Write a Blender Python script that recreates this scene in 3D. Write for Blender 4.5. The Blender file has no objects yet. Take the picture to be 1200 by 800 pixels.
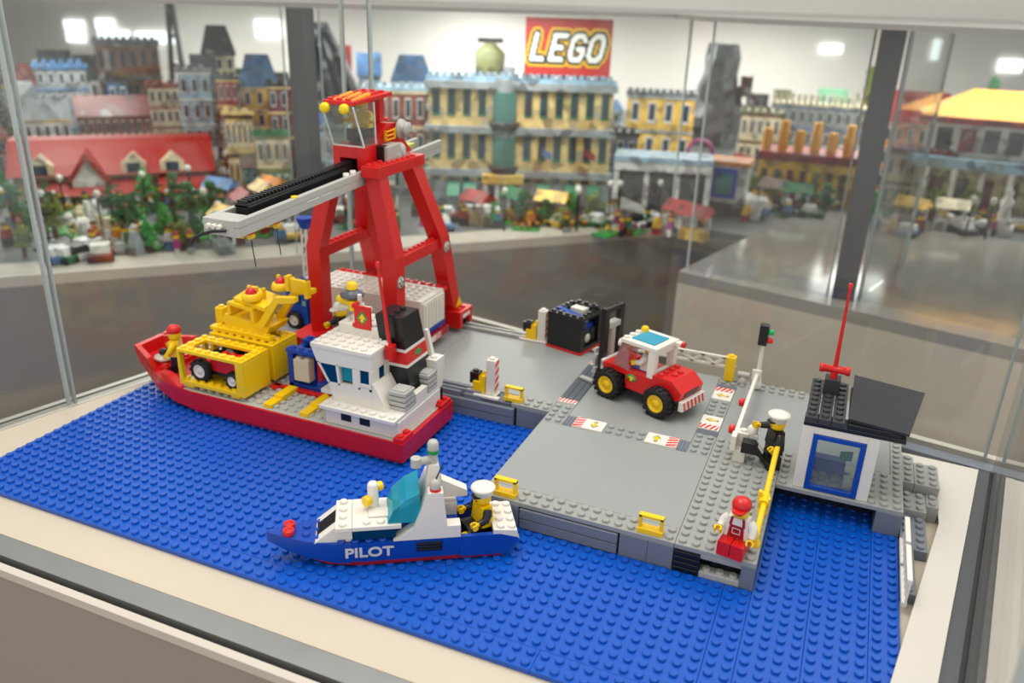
import bpy, bmesh, math, random
from mathutils import Matrix, Vector
random.seed(7)
S = bpy.context.scene
COL = S.collection
U = 0.008            # one stud pitch in metres; every coordinate below is in studs
D2R = math.pi / 180

# ---------------------------------------------------------------- camera
CAM = (1.6777, -52.5767, 39.4807)
YAW, PITCH, ROLL, FPX = -0.385326, 0.390333, 0.033635, 969.44
def cam_axes():
    f = Vector((math.sin(YAW)*math.cos(PITCH), math.cos(YAW)*math.cos(PITCH), -math.sin(PITCH)))
    s = f.cross(Vector((0, 0, 1))).normalized(); u = s.cross(f)
    return (s*math.cos(ROLL)+u*math.sin(ROLL), -s*math.sin(ROLL)+u*math.cos(ROLL), f)
CS, CU, CF = cam_axes()
cd = bpy.data.cameras.new('camera'); cam = bpy.data.objects.new('camera', cd); COL.objects.link(cam)
m = Matrix((CS, CU, -CF)).transposed().to_4x4(); m.translation = Vector(CAM)*U
cam.matrix_world = m
cd.sensor_width = 36; cd.lens = FPX/1200*36; cd.clip_start = 0.01; cd.clip_end = 50
cd.dof.use_dof = True; cd.dof.focus_distance = 0.54; cd.dof.aperture_fstop = 7.0
S.camera = cam
def on_z(px, py, z):                       # where a pixel's sight line meets a level
    d = CF + CS*((px-600)/FPX) - CU*((py-400)/FPX)
    t = (z-CAM[2])/d.z
    return Vector(CAM)+d*t
def depth(p):
    return (Vector(p)-Vector(CAM)).dot(CF)

# ---------------------------------------------------------------- world, lamps, exposure
w = bpy.data.worlds.new('room_light'); S.world = w; w.use_nodes = True
w.node_tree.nodes['Background'].inputs[0].default_value = (1.0, 0.96, 0.91, 1)
w.node_tree.nodes['Background'].inputs[1].default_value = 0.72
def area(name, loc, size, power, aim, col=(1, .97, .93)):
    l = bpy.data.lights.new(name, 'AREA'); l.shape = 'RECTANGLE'; l.size, l.size_y = size; l.energy = power; l.color = col
    o = bpy.data.objects.new(name, l); COL.objects.link(o); o.location = loc
    o.rotation_euler = (Vector(aim)-Vector(loc)).to_track_quat('-Z', 'Y').to_euler()
area('ceiling_lamp_harbour', (-0.5, 0.0, 1.55), (1.3, 0.7), 13, (-0.2, 0.1, 0))
area('ceiling_lamp_aisle', (0.55, 0.75, 1.55), (1.3, .7), 10, (0.0, 0.3, 0))
# unseen fill lights added under the lid to brighten the town and back wall
TOWN_FILLS = [(-.62, .90, .9), (-1.15, .62, .9), (-.25, 1.45, 1.0), (-.95, 1.35, 1.2), (-1.7, .95, 1.2), (.35, 1.35, .9), (.2, 2.0, 1.3), (-.6, 2.05, 1.3), (-1.5, 1.75, 1.3), (.95, 1.6, 1.2), (-.2, 2.5, 1.6), (.6, 2.35, 1.6), (-1.1, 2.25, 1.6), (-1.9, 1.75, 1.6)]
for x_, y_, p_ in TOWN_FILLS:
    area('town_fill_light', (x_, y_, 37.0*U), (.5, .12), (3.2 if p_ > 1.5 else 2.1)*p_, (x_, y_, -1))
S.cycles.transparent_max_bounces = 40
S.view_settings.view_transform = 'Standard'; S.view_settings.look = 'None'
S.view_settings.gamma = 1; S.view_settings.use_curve_mapping = False
S.view_settings.exposure = 0.27

# ---------------------------------------------------------------- materials
def lin(c):
    return tuple((x/255/12.92 if x/255 <= .04045 else ((x/255+.055)/1.055)**2.4) for x in c)
MATS = {}
def mat(name, rgb, rough=.3, metal=0, var=0, spec=.5, coat=0):
    if name in MATS: return MATS[name]
    m = bpy.data.materials.new(name); m.use_nodes = True; n = m.node_tree.nodes; L = m.node_tree.links
    p = n['Principled BSDF']; c = lin(rgb)
    p.inputs['Base Color'].default_value = (*c, 1); p.inputs['Roughness'].default_value = rough
    p.inputs['Metallic'].default_value = metal; p.inputs['Specular IOR Level'].default_value = spec
    # faint handling wear in gloss and tone keeps the plastic from looking computed
    tc = n.new('ShaderNodeTexCoord'); no = n.new('ShaderNodeTexNoise'); no.inputs['Scale'].default_value = 60 if not var else 25
    no.inputs['Detail'].default_value = 4; L.new(tc.outputs['Object'], no.inputs['Vector'])
    mr = n.new('ShaderNodeMapRange'); mr.inputs[3].default_value = max(0, rough-.06); mr.inputs[4].default_value = rough+.08
    L.new(no.outputs['Fac'], mr.inputs[0]); L.new(mr.outputs[0], p.inputs['Roughness'])
    if var:
        mx = n.new('ShaderNodeMix'); mx.data_type = 'RGBA'
        mx.inputs[6].default_value = (*[x*(1-var) for x in c], 1); mx.inputs[7].default_value = (*[min(1, x*(1+var)) for x in c], 1)
        L.new(no.outputs['Fac'], mx.inputs[0]); L.new(mx.outputs[2], p.inputs['Base Color'])
    MATS[name] = m; return m
def clear(name, rgb, opac=0.0, rough=.02, ior=1.45):
    if name in MATS: return MATS[name]
    m = bpy.data.materials.new(name); m.use_nodes = True; n = m.node_tree.nodes; L = m.node_tree.links
    n.remove(n['Principled BSDF']); out = n['Material Output']
    t = n.new('ShaderNodeBsdfTransparent'); t.inputs[0].default_value = (*lin(rgb), 1)
    g = n.new('ShaderNodeBsdfGlossy'); g.inputs['Roughness'].default_value = rough
    # Schlick reflectance, the same from both faces of a thin sheet
    lw = n.new('ShaderNodeLayerWeight'); lw.inputs[0].default_value = .5
    pw = n.new('ShaderNodeMath'); pw.operation = 'POWER'; pw.inputs[1].default_value = 5; L.new(lw.outputs['Facing'], pw.inputs[0])
    fr = n.new('ShaderNodeMath'); fr.operation = 'MULTIPLY_ADD'; fr.inputs[1].default_value = .96; fr.inputs[2].default_value = ((ior-1)/(ior+1))**2; fr.use_clamp = True; L.new(pw.outputs[0], fr.inputs[0])
    mx = n.new('ShaderNodeMixShader'); L.new(fr.outputs[0], mx.inputs[0]); L.new(t.outputs[0], mx.inputs[1]); L.new(g.outputs[0], mx.inputs[2])
    last = mx
    if opac:
        d = n.new('ShaderNodeBsdfDiffuse'); d.inputs[0].default_value = (*lin(rgb), 1)
        m2 = n.new('ShaderNodeMixShader'); m2.inputs[0].default_value = opac
        L.new(mx.outputs[0], m2.inputs[1]); L.new(d.outputs[0], m2.inputs[2]); last = m2
    L.new(last.outputs[0], out.inputs[0]); MATS[name] = m; return m
RED = mat('red_plastic', (205, 22, 20)); BLUE = mat('blue_plastic', (6, 66, 165), .3); BASEBLUE = mat('baseplate_blue', (0, 80, 182), .3)
YEL = mat('yellow_plastic', (242, 200, 8)); WHITE = mat('white_plastic', (224, 220, 210)); BLACK = mat('black_plastic', (18, 20, 24))
GREY = mat('light_grey_plastic', (152, 154, 150), .34, var=.05); DGREY = mat('dark_grey_plastic', (86, 92, 102), .35); SLATE = mat('blue_grey_plastic', (116, 122, 132), .34)
DECK = mat('deck_grey_plastic', (146, 150, 148), .34, var=.05); PALE = mat('pale_grey_plastic', (178, 178, 172), .32)
GREEN = mat('green_plastic', (10, 140, 70)); RUBBER = mat('tyre_rubber', (16, 16, 17), .6); DRED = mat('dark_red_plastic', (150, 16, 22))
TRED = mat('clear_red_lamp', (215, 20, 25), .1); TGREEN = mat('clear_green_lamp', (10, 170, 80), .1); TYEL = mat('clear_yellow_lamp', (245, 215, 10), .1)
CREAM = mat('cream_board', (198, 186, 166), .5, var=.03); WBOARD = mat('white_board', (206, 200, 190), .5, var=.03)
ALU = mat('aluminium', (150, 152, 150), .35, .7); DALU = mat('dark_aluminium', (92, 94, 98), .4, .5)
TEAL = clear('clear_teal_plastic', (60, 195, 215), .4, .05); TBLUE = clear('clear_blue_plastic', (10, 95, 150), .35, .05)
CLEAR = clear('clear_plastic', (235, 240, 238), .06, .05); SMOKE = clear('smoke_plastic', (96, 98, 102), .3, .05)
PINK = clear('clear_windscreen', (232, 205, 205), .18, .05)
GLASS = clear('case_glass', (248, 250, 249), 0, .0, 1.45); GEDGE = mat('glass_edge', (186, 196, 194), .1)

# ---------------------------------------------------------------- mesh helpers (studs)
NS = 14
_sv, _sf, _ss = [], [], []
for r_, z_ in ((.3, 0), (.3, .16), (.27, .2), (.27, .2)):
    for i in range(NS):
        a = 2*math.pi*i/NS; _sv.append((r_*math.cos(a), r_*math.sin(a), z_))
for k in range(2):
    for i in range(NS):
        j = (i+1) % NS; _sf.append((k*NS+i, k*NS+j, (k+1)*NS+j, (k+1)*NS+i)); _ss.append(True)
_sf.append(tuple(range(3*NS, 4*NS))); _ss.append(False)
class B:
    def __init__(s): s.v = []; s.f = []; s.s = []
    def add(s, vs, fs, smooth=False, orient=True):
        o = len(s.v); s.v += [tuple(p) for p in vs]
        if orient:
            c = [sum(p[k] for p in vs)/len(vs) for k in range(3)]
        for f in fs:
            if orient:
                a = vs[f[0]]; nx = ny = nz = 0.0; cx = cy = cz = 0.0; n = len(f)
                for i in range(n):
                    p, q = vs[f[i]], vs[f[(i+1) % n]]
                    nx += (p[1]-q[1])*(p[2]+q[2]); ny += (p[2]-q[2])*(p[0]+q[0]); nz += (p[0]-q[0])*(p[1]+q[1])
                    cx += p[0]; cy += p[1]; cz += p[2]
                if nx*(cx/n-c[0])+ny*(cy/n-c[1])+nz*(cz/n-c[2]) < 0: f = f[::-1]
            s.f.append(tuple(i+o for i in f)); s.s.append(smooth)
        return s
    def box(s, x0, y0, z0, x1, y1, z1, c=.03):
        x0, x1 = min(x0, x1), max(x0, x1); y0, y1 = min(y0, y1), max(y0, y1); z0, z1 = min(z0, z1), max(z0, z1)
        c = min(c, (x1-x0)*.3, (y1-y0)*.3, (z1-z0)*.3)
        X, Y, Z = (x0, x1), (y0, y1), (z0, z1); sg = (1, -1); vs = []
        for i in (0, 1):
            for j in (0, 1):
                for k in (0, 1):
                    x, y, z = X[i], Y[j], Z[k]; a, b, d = c*sg[i], c*sg[j], c*sg[k]
                    vs += [(x, y+b, z+d), (x+a, y, z+d), (x+a, y+b, z)]
        def id(i, j, k, ax): return (i*4+j*2+k)*3+ax
        fs = []
        for i in (0, 1):
            fs.append((id(i,0,0,0), id(i,1,0,0), id(i,1,1,0), id(i,0,1,0)))
            fs.append((id(0,i,0,1), id(1,i,0,1), id(1,i,1,1), id(0,i,1,1)))
            fs.append((id(0,0,i,2), id(1,0,i,2), id(1,1,i,2), id(0,1,i,2)))
        for i in (0, 1):
            for j in (0, 1):
                fs.append((id(i,j,0,0), id(i,j,1,0), id(i,j,1,1), id(i,j,0,1)))
                fs.append((id(i,0,j,0), id(i,1,j,0), id(i,1,j,2), id(i,0,j,2)))
                fs.append((id(0,i,j,1), id(1,i,j,1), id(1,i,j,2), id(0,i,j,2)))
                for k in (0, 1): fs.append((id(i,j,k,0), id(i,j,k,1), id(i,j,k,2)))
        return s.add(vs, fs)
    def stud(s, x, y, z):
        o = len(s.v); s.v += [(x+a, y+b, z+c) for a, b, c in _sv]
        s.f += [tuple(i+o for i in f) for f in _sf]; s.s += _ss; return s
    def studs(s, x0, y0, nx, ny, z, skip=()):
        for i in range(nx):
            for j in range(ny):
                if (i, j) not in skip: s.stud(x0+i+.5, y0+j+.5, z)
        return s
    def brick(s, x, y, z, nx, ny, h=1.2, skip=(), g=.012):
        s.box(x+g, y+g, z, x+nx-g, y+ny-g, z+h); return s.studs(x, y, nx, ny, z+h, skip)
    def prism(s, pts, ax, a, b):                       # polygon pulled along an axis; pts in the two other axes
        def P(p, t): return {'x': (t, p[0], p[1]), 'y': (p[0], t, p[1]), 'z': (p[0], p[1], t)}[ax]
        n = len(pts); vs = [P(p, a) for p in pts]+[P(p, b) for p in pts]
        fs = [tuple(range(n))[::-1], tuple(range(n, 2*n))]+[(i, (i+1) % n, n+(i+1) % n, n+i) for i in range(n)]
        area2 = sum(pts[i][0]*pts[(i+1) % n][1]-pts[(i+1) % n][0]*pts[i][1] for i in range(n))
        o = len(s.v); s.v += vs
        # winding found from the polygon itself, so concave outlines work too
        flip = (area2 < 0) ^ (b < a) ^ (ax == 'y')
        for f in fs: s.f.append(tuple(i+o for i in (f[::-1] if flip else f))); s.s.append(False)
        return s
    def loft(s, rings, cap=True, smooth=False, closed=True):
        n = len(rings[0]); vs = [p for r in rings for p in r]; fs = []
        for k in range(len(rings)-1):
            for i in range(n if closed else n-1):
                j = (i+1) % n; fs.append((k*n+i, k*n+j, (k+1)*n+j, (k+1)*n+i))
        s.add(vs, fs, smooth, orient=False)
        if cap: s.add(rings[0], [tuple(range(n))[::-1]], orient=False); s.add(rings[-1], [tuple(range(n))], orient=False)
        return s
    def tube(s, p0, p1, r0, r1=None, n=14, cap=True):
        r1 = r0 if r1 is None else r1; p0, p1 = Vector(p0), Vector(p1); d = (p1-p0).normalized()
        a = d.orthogonal().normalized(); b = d.cross(a)
        R = [[p+(a*math.cos(2*math.pi*i/n)+b*math.sin(2*math.pi*i/n))*r for i in range(n)] for p, r in ((p0, r0), (p1, r1))]
        return s.loft([[tuple(q) for q in r] for r in R], cap, True)
    def path(s, pts, r, n=10):
        P = [Vector(p) for p in pts]; rings = []; a = None
        for i, p in enumerate(P):
            d = (P[min(i+1, len(P)-1)]-P[max(i-1, 0)]).normalized()
            a = d.orthogonal().normalized() if a is None else (a-d*a.dot(d)).normalized(); b = d.cross(a)
            rr = r[i] if isinstance(r, (list, tuple)) else r
            rings.append([tuple(p+(a*math.cos(2*math.pi*k/n)+b*math.sin(2*math.pi*k/n))*rr) for k in range(n)])
        return s.loft(rings, True, True)
    def lathe(s, prof, c=(0, 0, 0), n=18, ax='z', smooth=True, cap=True):
        rings = []
        for r, h in prof:
            ring = []
            for i in range(n):
                a = 2*math.pi*i/n; x, y = max(r, 1e-4)*math.cos(a), max(r, 1e-4)*math.sin(a)
                q = {'z': (x, y, h), 'y': (y, h, x), 'x': (h, x, y)}[ax]
                ring.append((c[0]+q[0], c[1]+q[1], c[2]+q[2]))
            rings.append(ring)
        return s.loft(rings, cap, smooth)
    def hexa(s, b4, t4):                               # two quads, bottom and top, same winding
        return s.add(list(b4)+list(t4), [(0,1,2,3), (4,5,6,7), (0,1,5,4), (1,2,6,5), (2,3,7,6), (3,0,4,7)])
    def bar(s, p0, p1, w, h):                          # straight bar of rectangular section
        p0, p1 = Vector(p0), Vector(p1); d = (p1-p0).normalized(); a = d.cross(Vector((0, 0, 1)))
        a = Vector((1, 0, 0)) if a.length < 1e-4 else a.normalized(); b = a.cross(d)
        q = lambda p: [tuple(p+a*x*w/2+b*y*h/2) for x, y in ((-1,-1), (1,-1), (1,1), (-1,1))]
        return s.hexa(q(p0), q(p1))
    def frame(s, x0, z0, x1, z1, w, y0, y1, wb=None, wt=None):   # upright rectangular frame without overlaps
        wb = wb or w; wt = wt or w
        s.box(x0, y0, z0, x0+w, y1, z1); s.box(x1-w, y0, z0, x1, y1, z1); s.box(x0+w, y0, z0, x1-w, y1, z0+wb); return s.box(x0+w, y0, z1-wt, x1-w, y1, z1)
    def ring(s, x0, y0, x1, y1, w, z0, z1):                      # flat rectangular frame
        s.box(x0, y0, z0, x1, y0+w, z1); s.box(x0, y1-w, z0, x1, y1, z1); s.box(x0, y0+w, z0, x0+w, y1-w, z1); return s.box(x1-w, y0+w, z0, x1, y1-w, z1)
    def mesh(s, name, off=(0, 0, 0)):
        me = bpy.data.meshes.new(name)
        me.from_pydata([((x-off[0])*U, (y-off[1])*U, (z-off[2])*U) for x, y, z in s.v], [], s.f)
        me.polygons.foreach_set('use_smooth', s.s); me.update(); return me
def thing(name, label, cat, loc=(0, 0, 0), rz=0, group=None):
    o = bpy.data.objects.new(name, None); COL.objects.link(o); o.location = Vector(loc)*U; o.rotation_euler = (0, 0, rz*D2R)
    o.empty_display_size = .01; o['label'] = label; o['category'] = cat
    if group: o['group'] = group
    return o
def part(t, name, b, m, world=True, label=None, kind=None, off=None):
    """mesh child of t; coordinates are the room's when world, else t's own"""
    o = bpy.data.objects.new(name, b.mesh(name, off if off is not None else (tuple(t.location/U) if world else (0, 0, 0))) if isinstance(b, B) else b)
    o.data.materials.append(m) if not o.data.materials else None
    COL.objects.link(o); o.parent = t
    if label: o['label'] = label
    if kind: o['kind'] = kind
    return o
def single(name, b, m, label, cat, loc=(0, 0, 0), group=None, kind=None, rz=0, world=False):
    o = bpy.data.objects.new(name, b.mesh(name, loc if world else (0, 0, 0))); o.data.materials.append(m); COL.objects.link(o); o.location = Vector(loc)*U
    o.rotation_euler = (0, 0, rz*D2R)
    if label: o['label'] = label
    if cat: o['category'] = cat
    if group: o['group'] = group
    if kind: o['kind'] = kind
    return o
def struct(name, b, m, parent=None):
    o = bpy.data.objects.new(name, b.mesh(name)); o.data.materials.append(m); COL.objects.link(o)
    if parent: o.parent = parent
    else: o['kind'] = 'structure'
    return o
def dup(root, loc, rz=None, label=None, group=None):
    r = root.copy(); COL.objects.link(r); r.location = Vector(loc)*U
    if rz is not None: r.rotation_euler = (0, 0, rz*D2R)
    if label: r['label'] = label
    if group: r['group'] = group
    for ch in list(root.children):
        c = ch.copy(); COL.objects.link(c); c.parent = r
        for g in ch.children:
            d = g.copy(); COL.objects.link(d); d.parent = c
    return r
def text_mesh(txt, size, bold=0, shear=0, ext=.02, sx=1):
    cu = bpy.data.curves.new('t', 'FONT'); cu.body = txt; cu.size = size*U; cu.offset = bold*U; cu.shear = shear; cu.extrude = ext*U
    cu.align_x = 'CENTER'; cu.align_y = 'CENTER'; cu.resolution_u = 3
    o = bpy.data.objects.new('t', cu); COL.objects.link(o); bpy.context.view_layer.update()
    me = bpy.data.meshes.new_from_object(o.evaluated_get(bpy.context.evaluated_depsgraph_get()))
    bpy.data.objects.remove(o)
    for v in me.vertices: v.co.x *= sx
    return me
def text_part(t, name, txt, size, m, loc, rot, label=None, **k):
    me = text_mesh(txt, size, **k); me.materials.clear(); me.materials.append(m)
    o = bpy.data.objects.new(name, me); COL.objects.link(o); o.parent = t; o.location = Vector(loc)*U; o.rotation_euler = rot
    if label: o['label'] = label
    return o
# ================================================================ SETTING
FLOORZ, TOWNZ, LIDZ = -112, -6, 37.3
struct('floor', B().prism([(-500, -260), (420, -260), (420, 520), (-500, 520)], 'z', FLOORZ-2, FLOORZ), mat('floor_tile', (150, 140, 130), .35, var=.08))
# back wall behind the town, square to the aisle
WALLM = mat('white_wall', (236, 230, 224), .6, var=.03)
fx, fy = CF.x/math.hypot(CF.x, CF.y), CF.y/math.hypot(CF.x, CF.y)
bc = Vector((CAM[0]+fx*400, CAM[1]+fy*400, 0))
wl, wr = bc+Vector((-fy, fx, 0))*470, bc-Vector((-fy, fx, 0))*420
struct('wall_back', B().hexa([(wl.x, wl.y, FLOORZ), (wr.x, wr.y, FLOORZ), (wr.x+fx*6, wr.y+fy*6, FLOORZ), (wl.x+fx*6, wl.y+fy*6, FLOORZ)],
                             [(wl.x, wl.y, 190), (wr.x, wr.y, 190), (wr.x+fx*6, wr.y+fy*6, 190), (wl.x+fx*6, wl.y+fy*6, 190)]), WALLM)
# glowing panels added on that wall to imitate bright reflections in the glass
REFL = bpy.data.materials.new('reflection_glow'); REFL.use_nodes = True; pb_ = REFL.node_tree.nodes['Principled BSDF']; pb_.inputs['Emission Color'].default_value = (.9, .96, 1, 1); pb_.inputs['Emission Strength'].default_value = 1.6
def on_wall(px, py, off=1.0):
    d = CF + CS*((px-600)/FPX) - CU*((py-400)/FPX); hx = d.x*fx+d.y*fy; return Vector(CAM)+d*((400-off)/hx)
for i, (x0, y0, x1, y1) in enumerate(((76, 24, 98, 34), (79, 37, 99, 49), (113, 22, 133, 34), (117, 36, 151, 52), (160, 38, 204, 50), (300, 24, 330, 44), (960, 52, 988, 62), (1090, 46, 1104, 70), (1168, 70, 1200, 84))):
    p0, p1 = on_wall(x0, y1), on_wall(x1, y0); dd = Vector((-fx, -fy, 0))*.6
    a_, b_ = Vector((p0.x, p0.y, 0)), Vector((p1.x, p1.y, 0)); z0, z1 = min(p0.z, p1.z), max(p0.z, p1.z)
    wn = struct(f'window_{i+1}', B().hexa([(a_.x, a_.y, z0), (b_.x, b_.y, z0), (b_.x+dd.x, b_.y+dd.y, z0), (a_.x+dd.x, a_.y+dd.y, z0)], [(a_.x, a_.y, z1), (b_.x, b_.y, z1), (b_.x+dd.x, b_.y+dd.y, z1), (a_.x+dd.x, a_.y+dd.y, z1)]), REFL)
# town display: two plinths that meet, a pale rim, glass, posts and a lid
A0, A1 = (-230.0, -64.0), (-33.2, 126.6)
C0, C1 = (-25.3, 94.4), (75.0, 69.0)
far = [(wr.x-fx*4, wr.y-fy*4), (wl.x-fx*4, wl.y-fy*4)]
town_poly = [A0, A1, C0, C1, far[0], far[1]]
def thing_poly(pts, z0, z1): return B().prism(pts, 'z', z0, z1)
d1 = Vector((C1[0]-C0[0], C1[1]-C0[1])).normalized(); n1 = Vector((-d1.y, d1.x))
C0b, C1b = (C0[0]+n1.x*70, C0[1]+n1.y*70), (C1[0]+n1.x*70, C1[1]+n1.y*70)
C0m = (C0[0]+n1.x*35-.1, C0[1]+n1.y*35)
plinth = thing('town_plinth', 'long plinth carrying the toy town, dark panels with pale beige corner', 'plinth', (A1[0], A1[1], FLOORZ))
part(plinth, 'side_panel', thing_poly([A0, A1, C0m, C0b, C1b, far[0], far[1]], FLOORZ, TOWNZ-1.6), mat('dark_plinth_panel', (134, 128, 122), .4, var=.05))
d0 = Vector((A1[0]-A0[0], A1[1]-A0[1])).normalized(); n0 = Vector((-d0.y, d0.x))
part(plinth, 'rim_board', thing_poly([A0, A1, (A1[0]+n0.x*8, A1[1]+n0.y*8), (A0[0]+n0.x*8, A0[1]+n0.y*8)], TOWNZ-1.6, TOWNZ+.3), mat('rim_board', (186, 178, 166), .45, var=.03))
part(plinth, 'town_baseplate', thing_poly([(A0[0]+n0.x*8, A0[1]+n0.y*8), (A1[0]+n0.x*8, A1[1]+n0.y*8), C0m, C0b, C1b, far[0], far[1]], TOWNZ-1.6, TOWNZ), mat('town_ground', (104, 106, 106), .45, var=.25))
pl2 = plinth
part(pl2, 'corner_panel', thing_poly([C0, C1, C1b, C0b], FLOORZ, TOWNZ-1.8), mat('beige_plinth_panel', (196, 186, 172), .45, var=.04))
part(pl2, 'corner_top', thing_poly([C0, C1, C1b, C0b], TOWNZ-1.8, TOWNZ+.4), mat('plinth_top', (150, 146, 140), .12, var=.08))
lid = thing('town_case_lid', 'grey metal lid over the glazed toy town', 'case lid', (A1[0], A1[1], LIDZ))
inset = [(A0[0], A0[1]), (A1[0]-4, A1[1]-2), (C0[0], C0[1]), (C1[0]+60, C1[1]-30), far[0], far[1]]
part(lid, 'lid_panel', thing_poly(inset, LIDZ, LIDZ+.8), mat('lid_panel', (150, 146, 142), .45, var=.04))
def post(p, wdt, z0, z1, label, name='case_post'):
    t = thing(name, label, 'post', (p[0], p[1], z0))
    part(t, 'steel_post', B().box(-wdt/2, -wdt/2, 0, wdt/2, wdt/2, z1-z0, .1), mat('post_steel', (88, 88, 92), .4, .4), False)
    return t
q = on_z(370, 300, TOWNZ); pt = post((q.x+n0.x*1.5, q.y+n0.y*1.5), 3.4, TOWNZ+.3, LIDZ, 'dark steel post between glass panes left of the crane cab')
q2 = on_z(987, 352, TOWNZ+.4); pt2 = post((q2.x, q2.y+2), 3.6, TOWNZ+.4, LIDZ, 'dark steel post on the pale corner plinth behind the antenna')
def pane(name, label, a, b, z0, z1, th=.6, edge=True):
    a, b = Vector(a), Vector(b); d = (b-a).normalized(); n = Vector((-d.y, d.x))*th/2
    t = thing(name, label, 'glass pane', (a.x, a.y, z0))
    part(t, 'pane', B().prism([tuple(a-n), tuple(b-n), tuple(b+n), tuple(a+n)], 'z', z0, z1), GLASS)
    if edge:
        for e, sg in ((a, 1), (b, -1)):
            e2 = e+d*sg*.28
            part(t, 'polished_edge', B().prism([tuple(e-n), tuple(e2-n), tuple(e2+n), tuple(e+n)], 'z', z0, z1), GEDGE)
    return t
o8 = lambda p, k: (p[0]+n0.x*k, p[1]+n0.y*k)
pp = Vector((q.x, q.y))
pane('glass_pane', 'tall town pane left of the dark post', o8(A0, 1.5), tuple(pp+n0*1.5-d0*3), TOWNZ+.3, LIDZ)
pane('glass_pane', 'tall town pane right of the dark post, behind the crane', tuple(pp+n0*1.5+d0*3), o8(A1, 1.5), TOWNZ+.3, LIDZ)
p3 = Vector((q2.x, q2.y+2))
pane('glass_pane', 'town pane between the long plinth and the corner post', (C0[0]+1, C0[1]+n1.y*2), (p3.x-2.4, p3.y), TOWNZ+.4, LIDZ)
pane('glass_pane', 'town pane right of the corner post', (p3.x+2.4, p3.y), (C1[0], C1[1]+2), TOWNZ+.4, LIDZ)
q3 = on_z(1058, 312, TOWNZ+.4)
pane('glass_pane', 'inner glass fin running back from the corner post', (p3.x+2.6, p3.y+1), (q3.x, q3.y), TOWNZ+.4, LIDZ)

# ---------------------------------------------------------------- the harbour's own case
BL, BRr = (-65.2, -15.6), (10, -15.6)
L0, L1 = (-76.0, -20.0), (-59.5, 39.5)          # left glass line, front to back
R0, R1 = (11.0, -22.0), (18.8, 28.2)             # right glass line
K0, K1 = (-58.6, 43.0), (18.8, 28.6)            # back glass line
table = thing('display_table', 'pale display table with cream border board around the harbour', 'table', (-26, 8, FLOORZ))
body = [(-77.6, -20.6), (12.6, -20.6), (21.6, 30.6), (-58.2, 45.4)]
part(table, 'table_body', B().prism([(x, y+.08 if y < 0 else y) for x, y in body], 'z', FLOORZ, -1.2), mat('table_side', (150, 142, 134), .5, var=.03))
part(table, 'border_board', B().prism([(-73.2, -17.6), (11.6, -17.6), (17.6, 26.6), (-57.2, 40.4)], 'z', -1.2, -.42), CREAM)
part(table, 'ledge_board', B().prism([(7.5, -15.6), (13.1, 15.0), (13.1, 23.3), (10.3, 23.4), (10.3, 26.6), (17.0, 26.2), (10.3, -15.6)], 'z', .22, .5), WBOARD)
def strip(pts, z0, z1): return B().prism(pts, 'z', z0, z1)
part(table, 'front_profile', strip([(-75.2, -19.5), (11.4, -19.5), (11.6, -17.7), (-74.6, -17.7)], -1.2, -.35), ALU)
part(table, 'front_groove', strip([(-74.9, -20.0), (11.3, -20.0), (11.4, -19.5), (-74.6, -19.5)], -1.2, -1.1), mat('groove', (40, 38, 36), .6))
part(table, 'front_trim', strip([(-75.1, -20.6), (11.2, -20.6), (11.3, -20.0), (-74.9, -20.0)], -1.2, -.5), mat('trim_white', (198, 190, 178), .4))
def along(a, b, o0, o1):
    a, b = Vector(a), Vector(b); d = (b-a).normalized(); n = Vector((-d.y, d.x))
    return [tuple(a+n*o0), tuple(b+n*o0), tuple(b+n*o1), tuple(a+n*o1)]
part(table, 'left_profile', strip(along(L0, L1, -.75, 1.6), -1.2, -1.0), mat('pale_aluminium', (196, 192, 184), .35, .3))
part(table, 'left_groove', strip(along(L0, L1, .5, .8), -1.05, -.95), mat('groove', (40, 38, 36), .6))
part(table, 'right_profile', strip(along(R0, R1, .5, 2.1), -.4, .2), DALU)
part(table, 'right_trim', strip(along(R0, R1, -2.6, -.5), -.8, .3), mat('trim_white', (198, 190, 178), .4))
part(table, 'right_groove', strip(along(R0, R1, -.1, .5), -.5, .05), mat('groove', (40, 38, 36), .6))
part(table, 'back_profile', strip(along(K1, K0, .3, 1.9), -.4, .25), SLATE)
part(table, 'back_trim', strip(along(K1, K0, -1.2, -.3), -.4, .5), mat('trim_white', (198, 190, 178), .4))
GZ = 62
j = on_z(74, 466, -1.0)
lv = Vector((L1[0]-L0[0], L1[1]-L0[1])).normalized(); tj = (Vector((j.x, j.y))-Vector(L0)).dot(lv)
jp = Vector(L0)+lv*tj
pane('glass_pane', 'side pane of the harbour case left of the red cargo ship, front half', L0, tuple(jp-lv*.15), -1.0, GZ)
pane('glass_pane', 'side pane of the harbour case left of the red cargo ship, rear half', tuple(jp+lv*.15), L1, -1.0, GZ)
pane('glass_pane', 'rear pane of the harbour case behind the crane', (K0[0]+1, K0[1]-.6), (17.9, 28.9), .5, GZ)
pane('glass_pane', 'side pane of the harbour case beyond the white ledge', (R0[0], R0[1]), (18.6, 27.2), .3, GZ)

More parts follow.
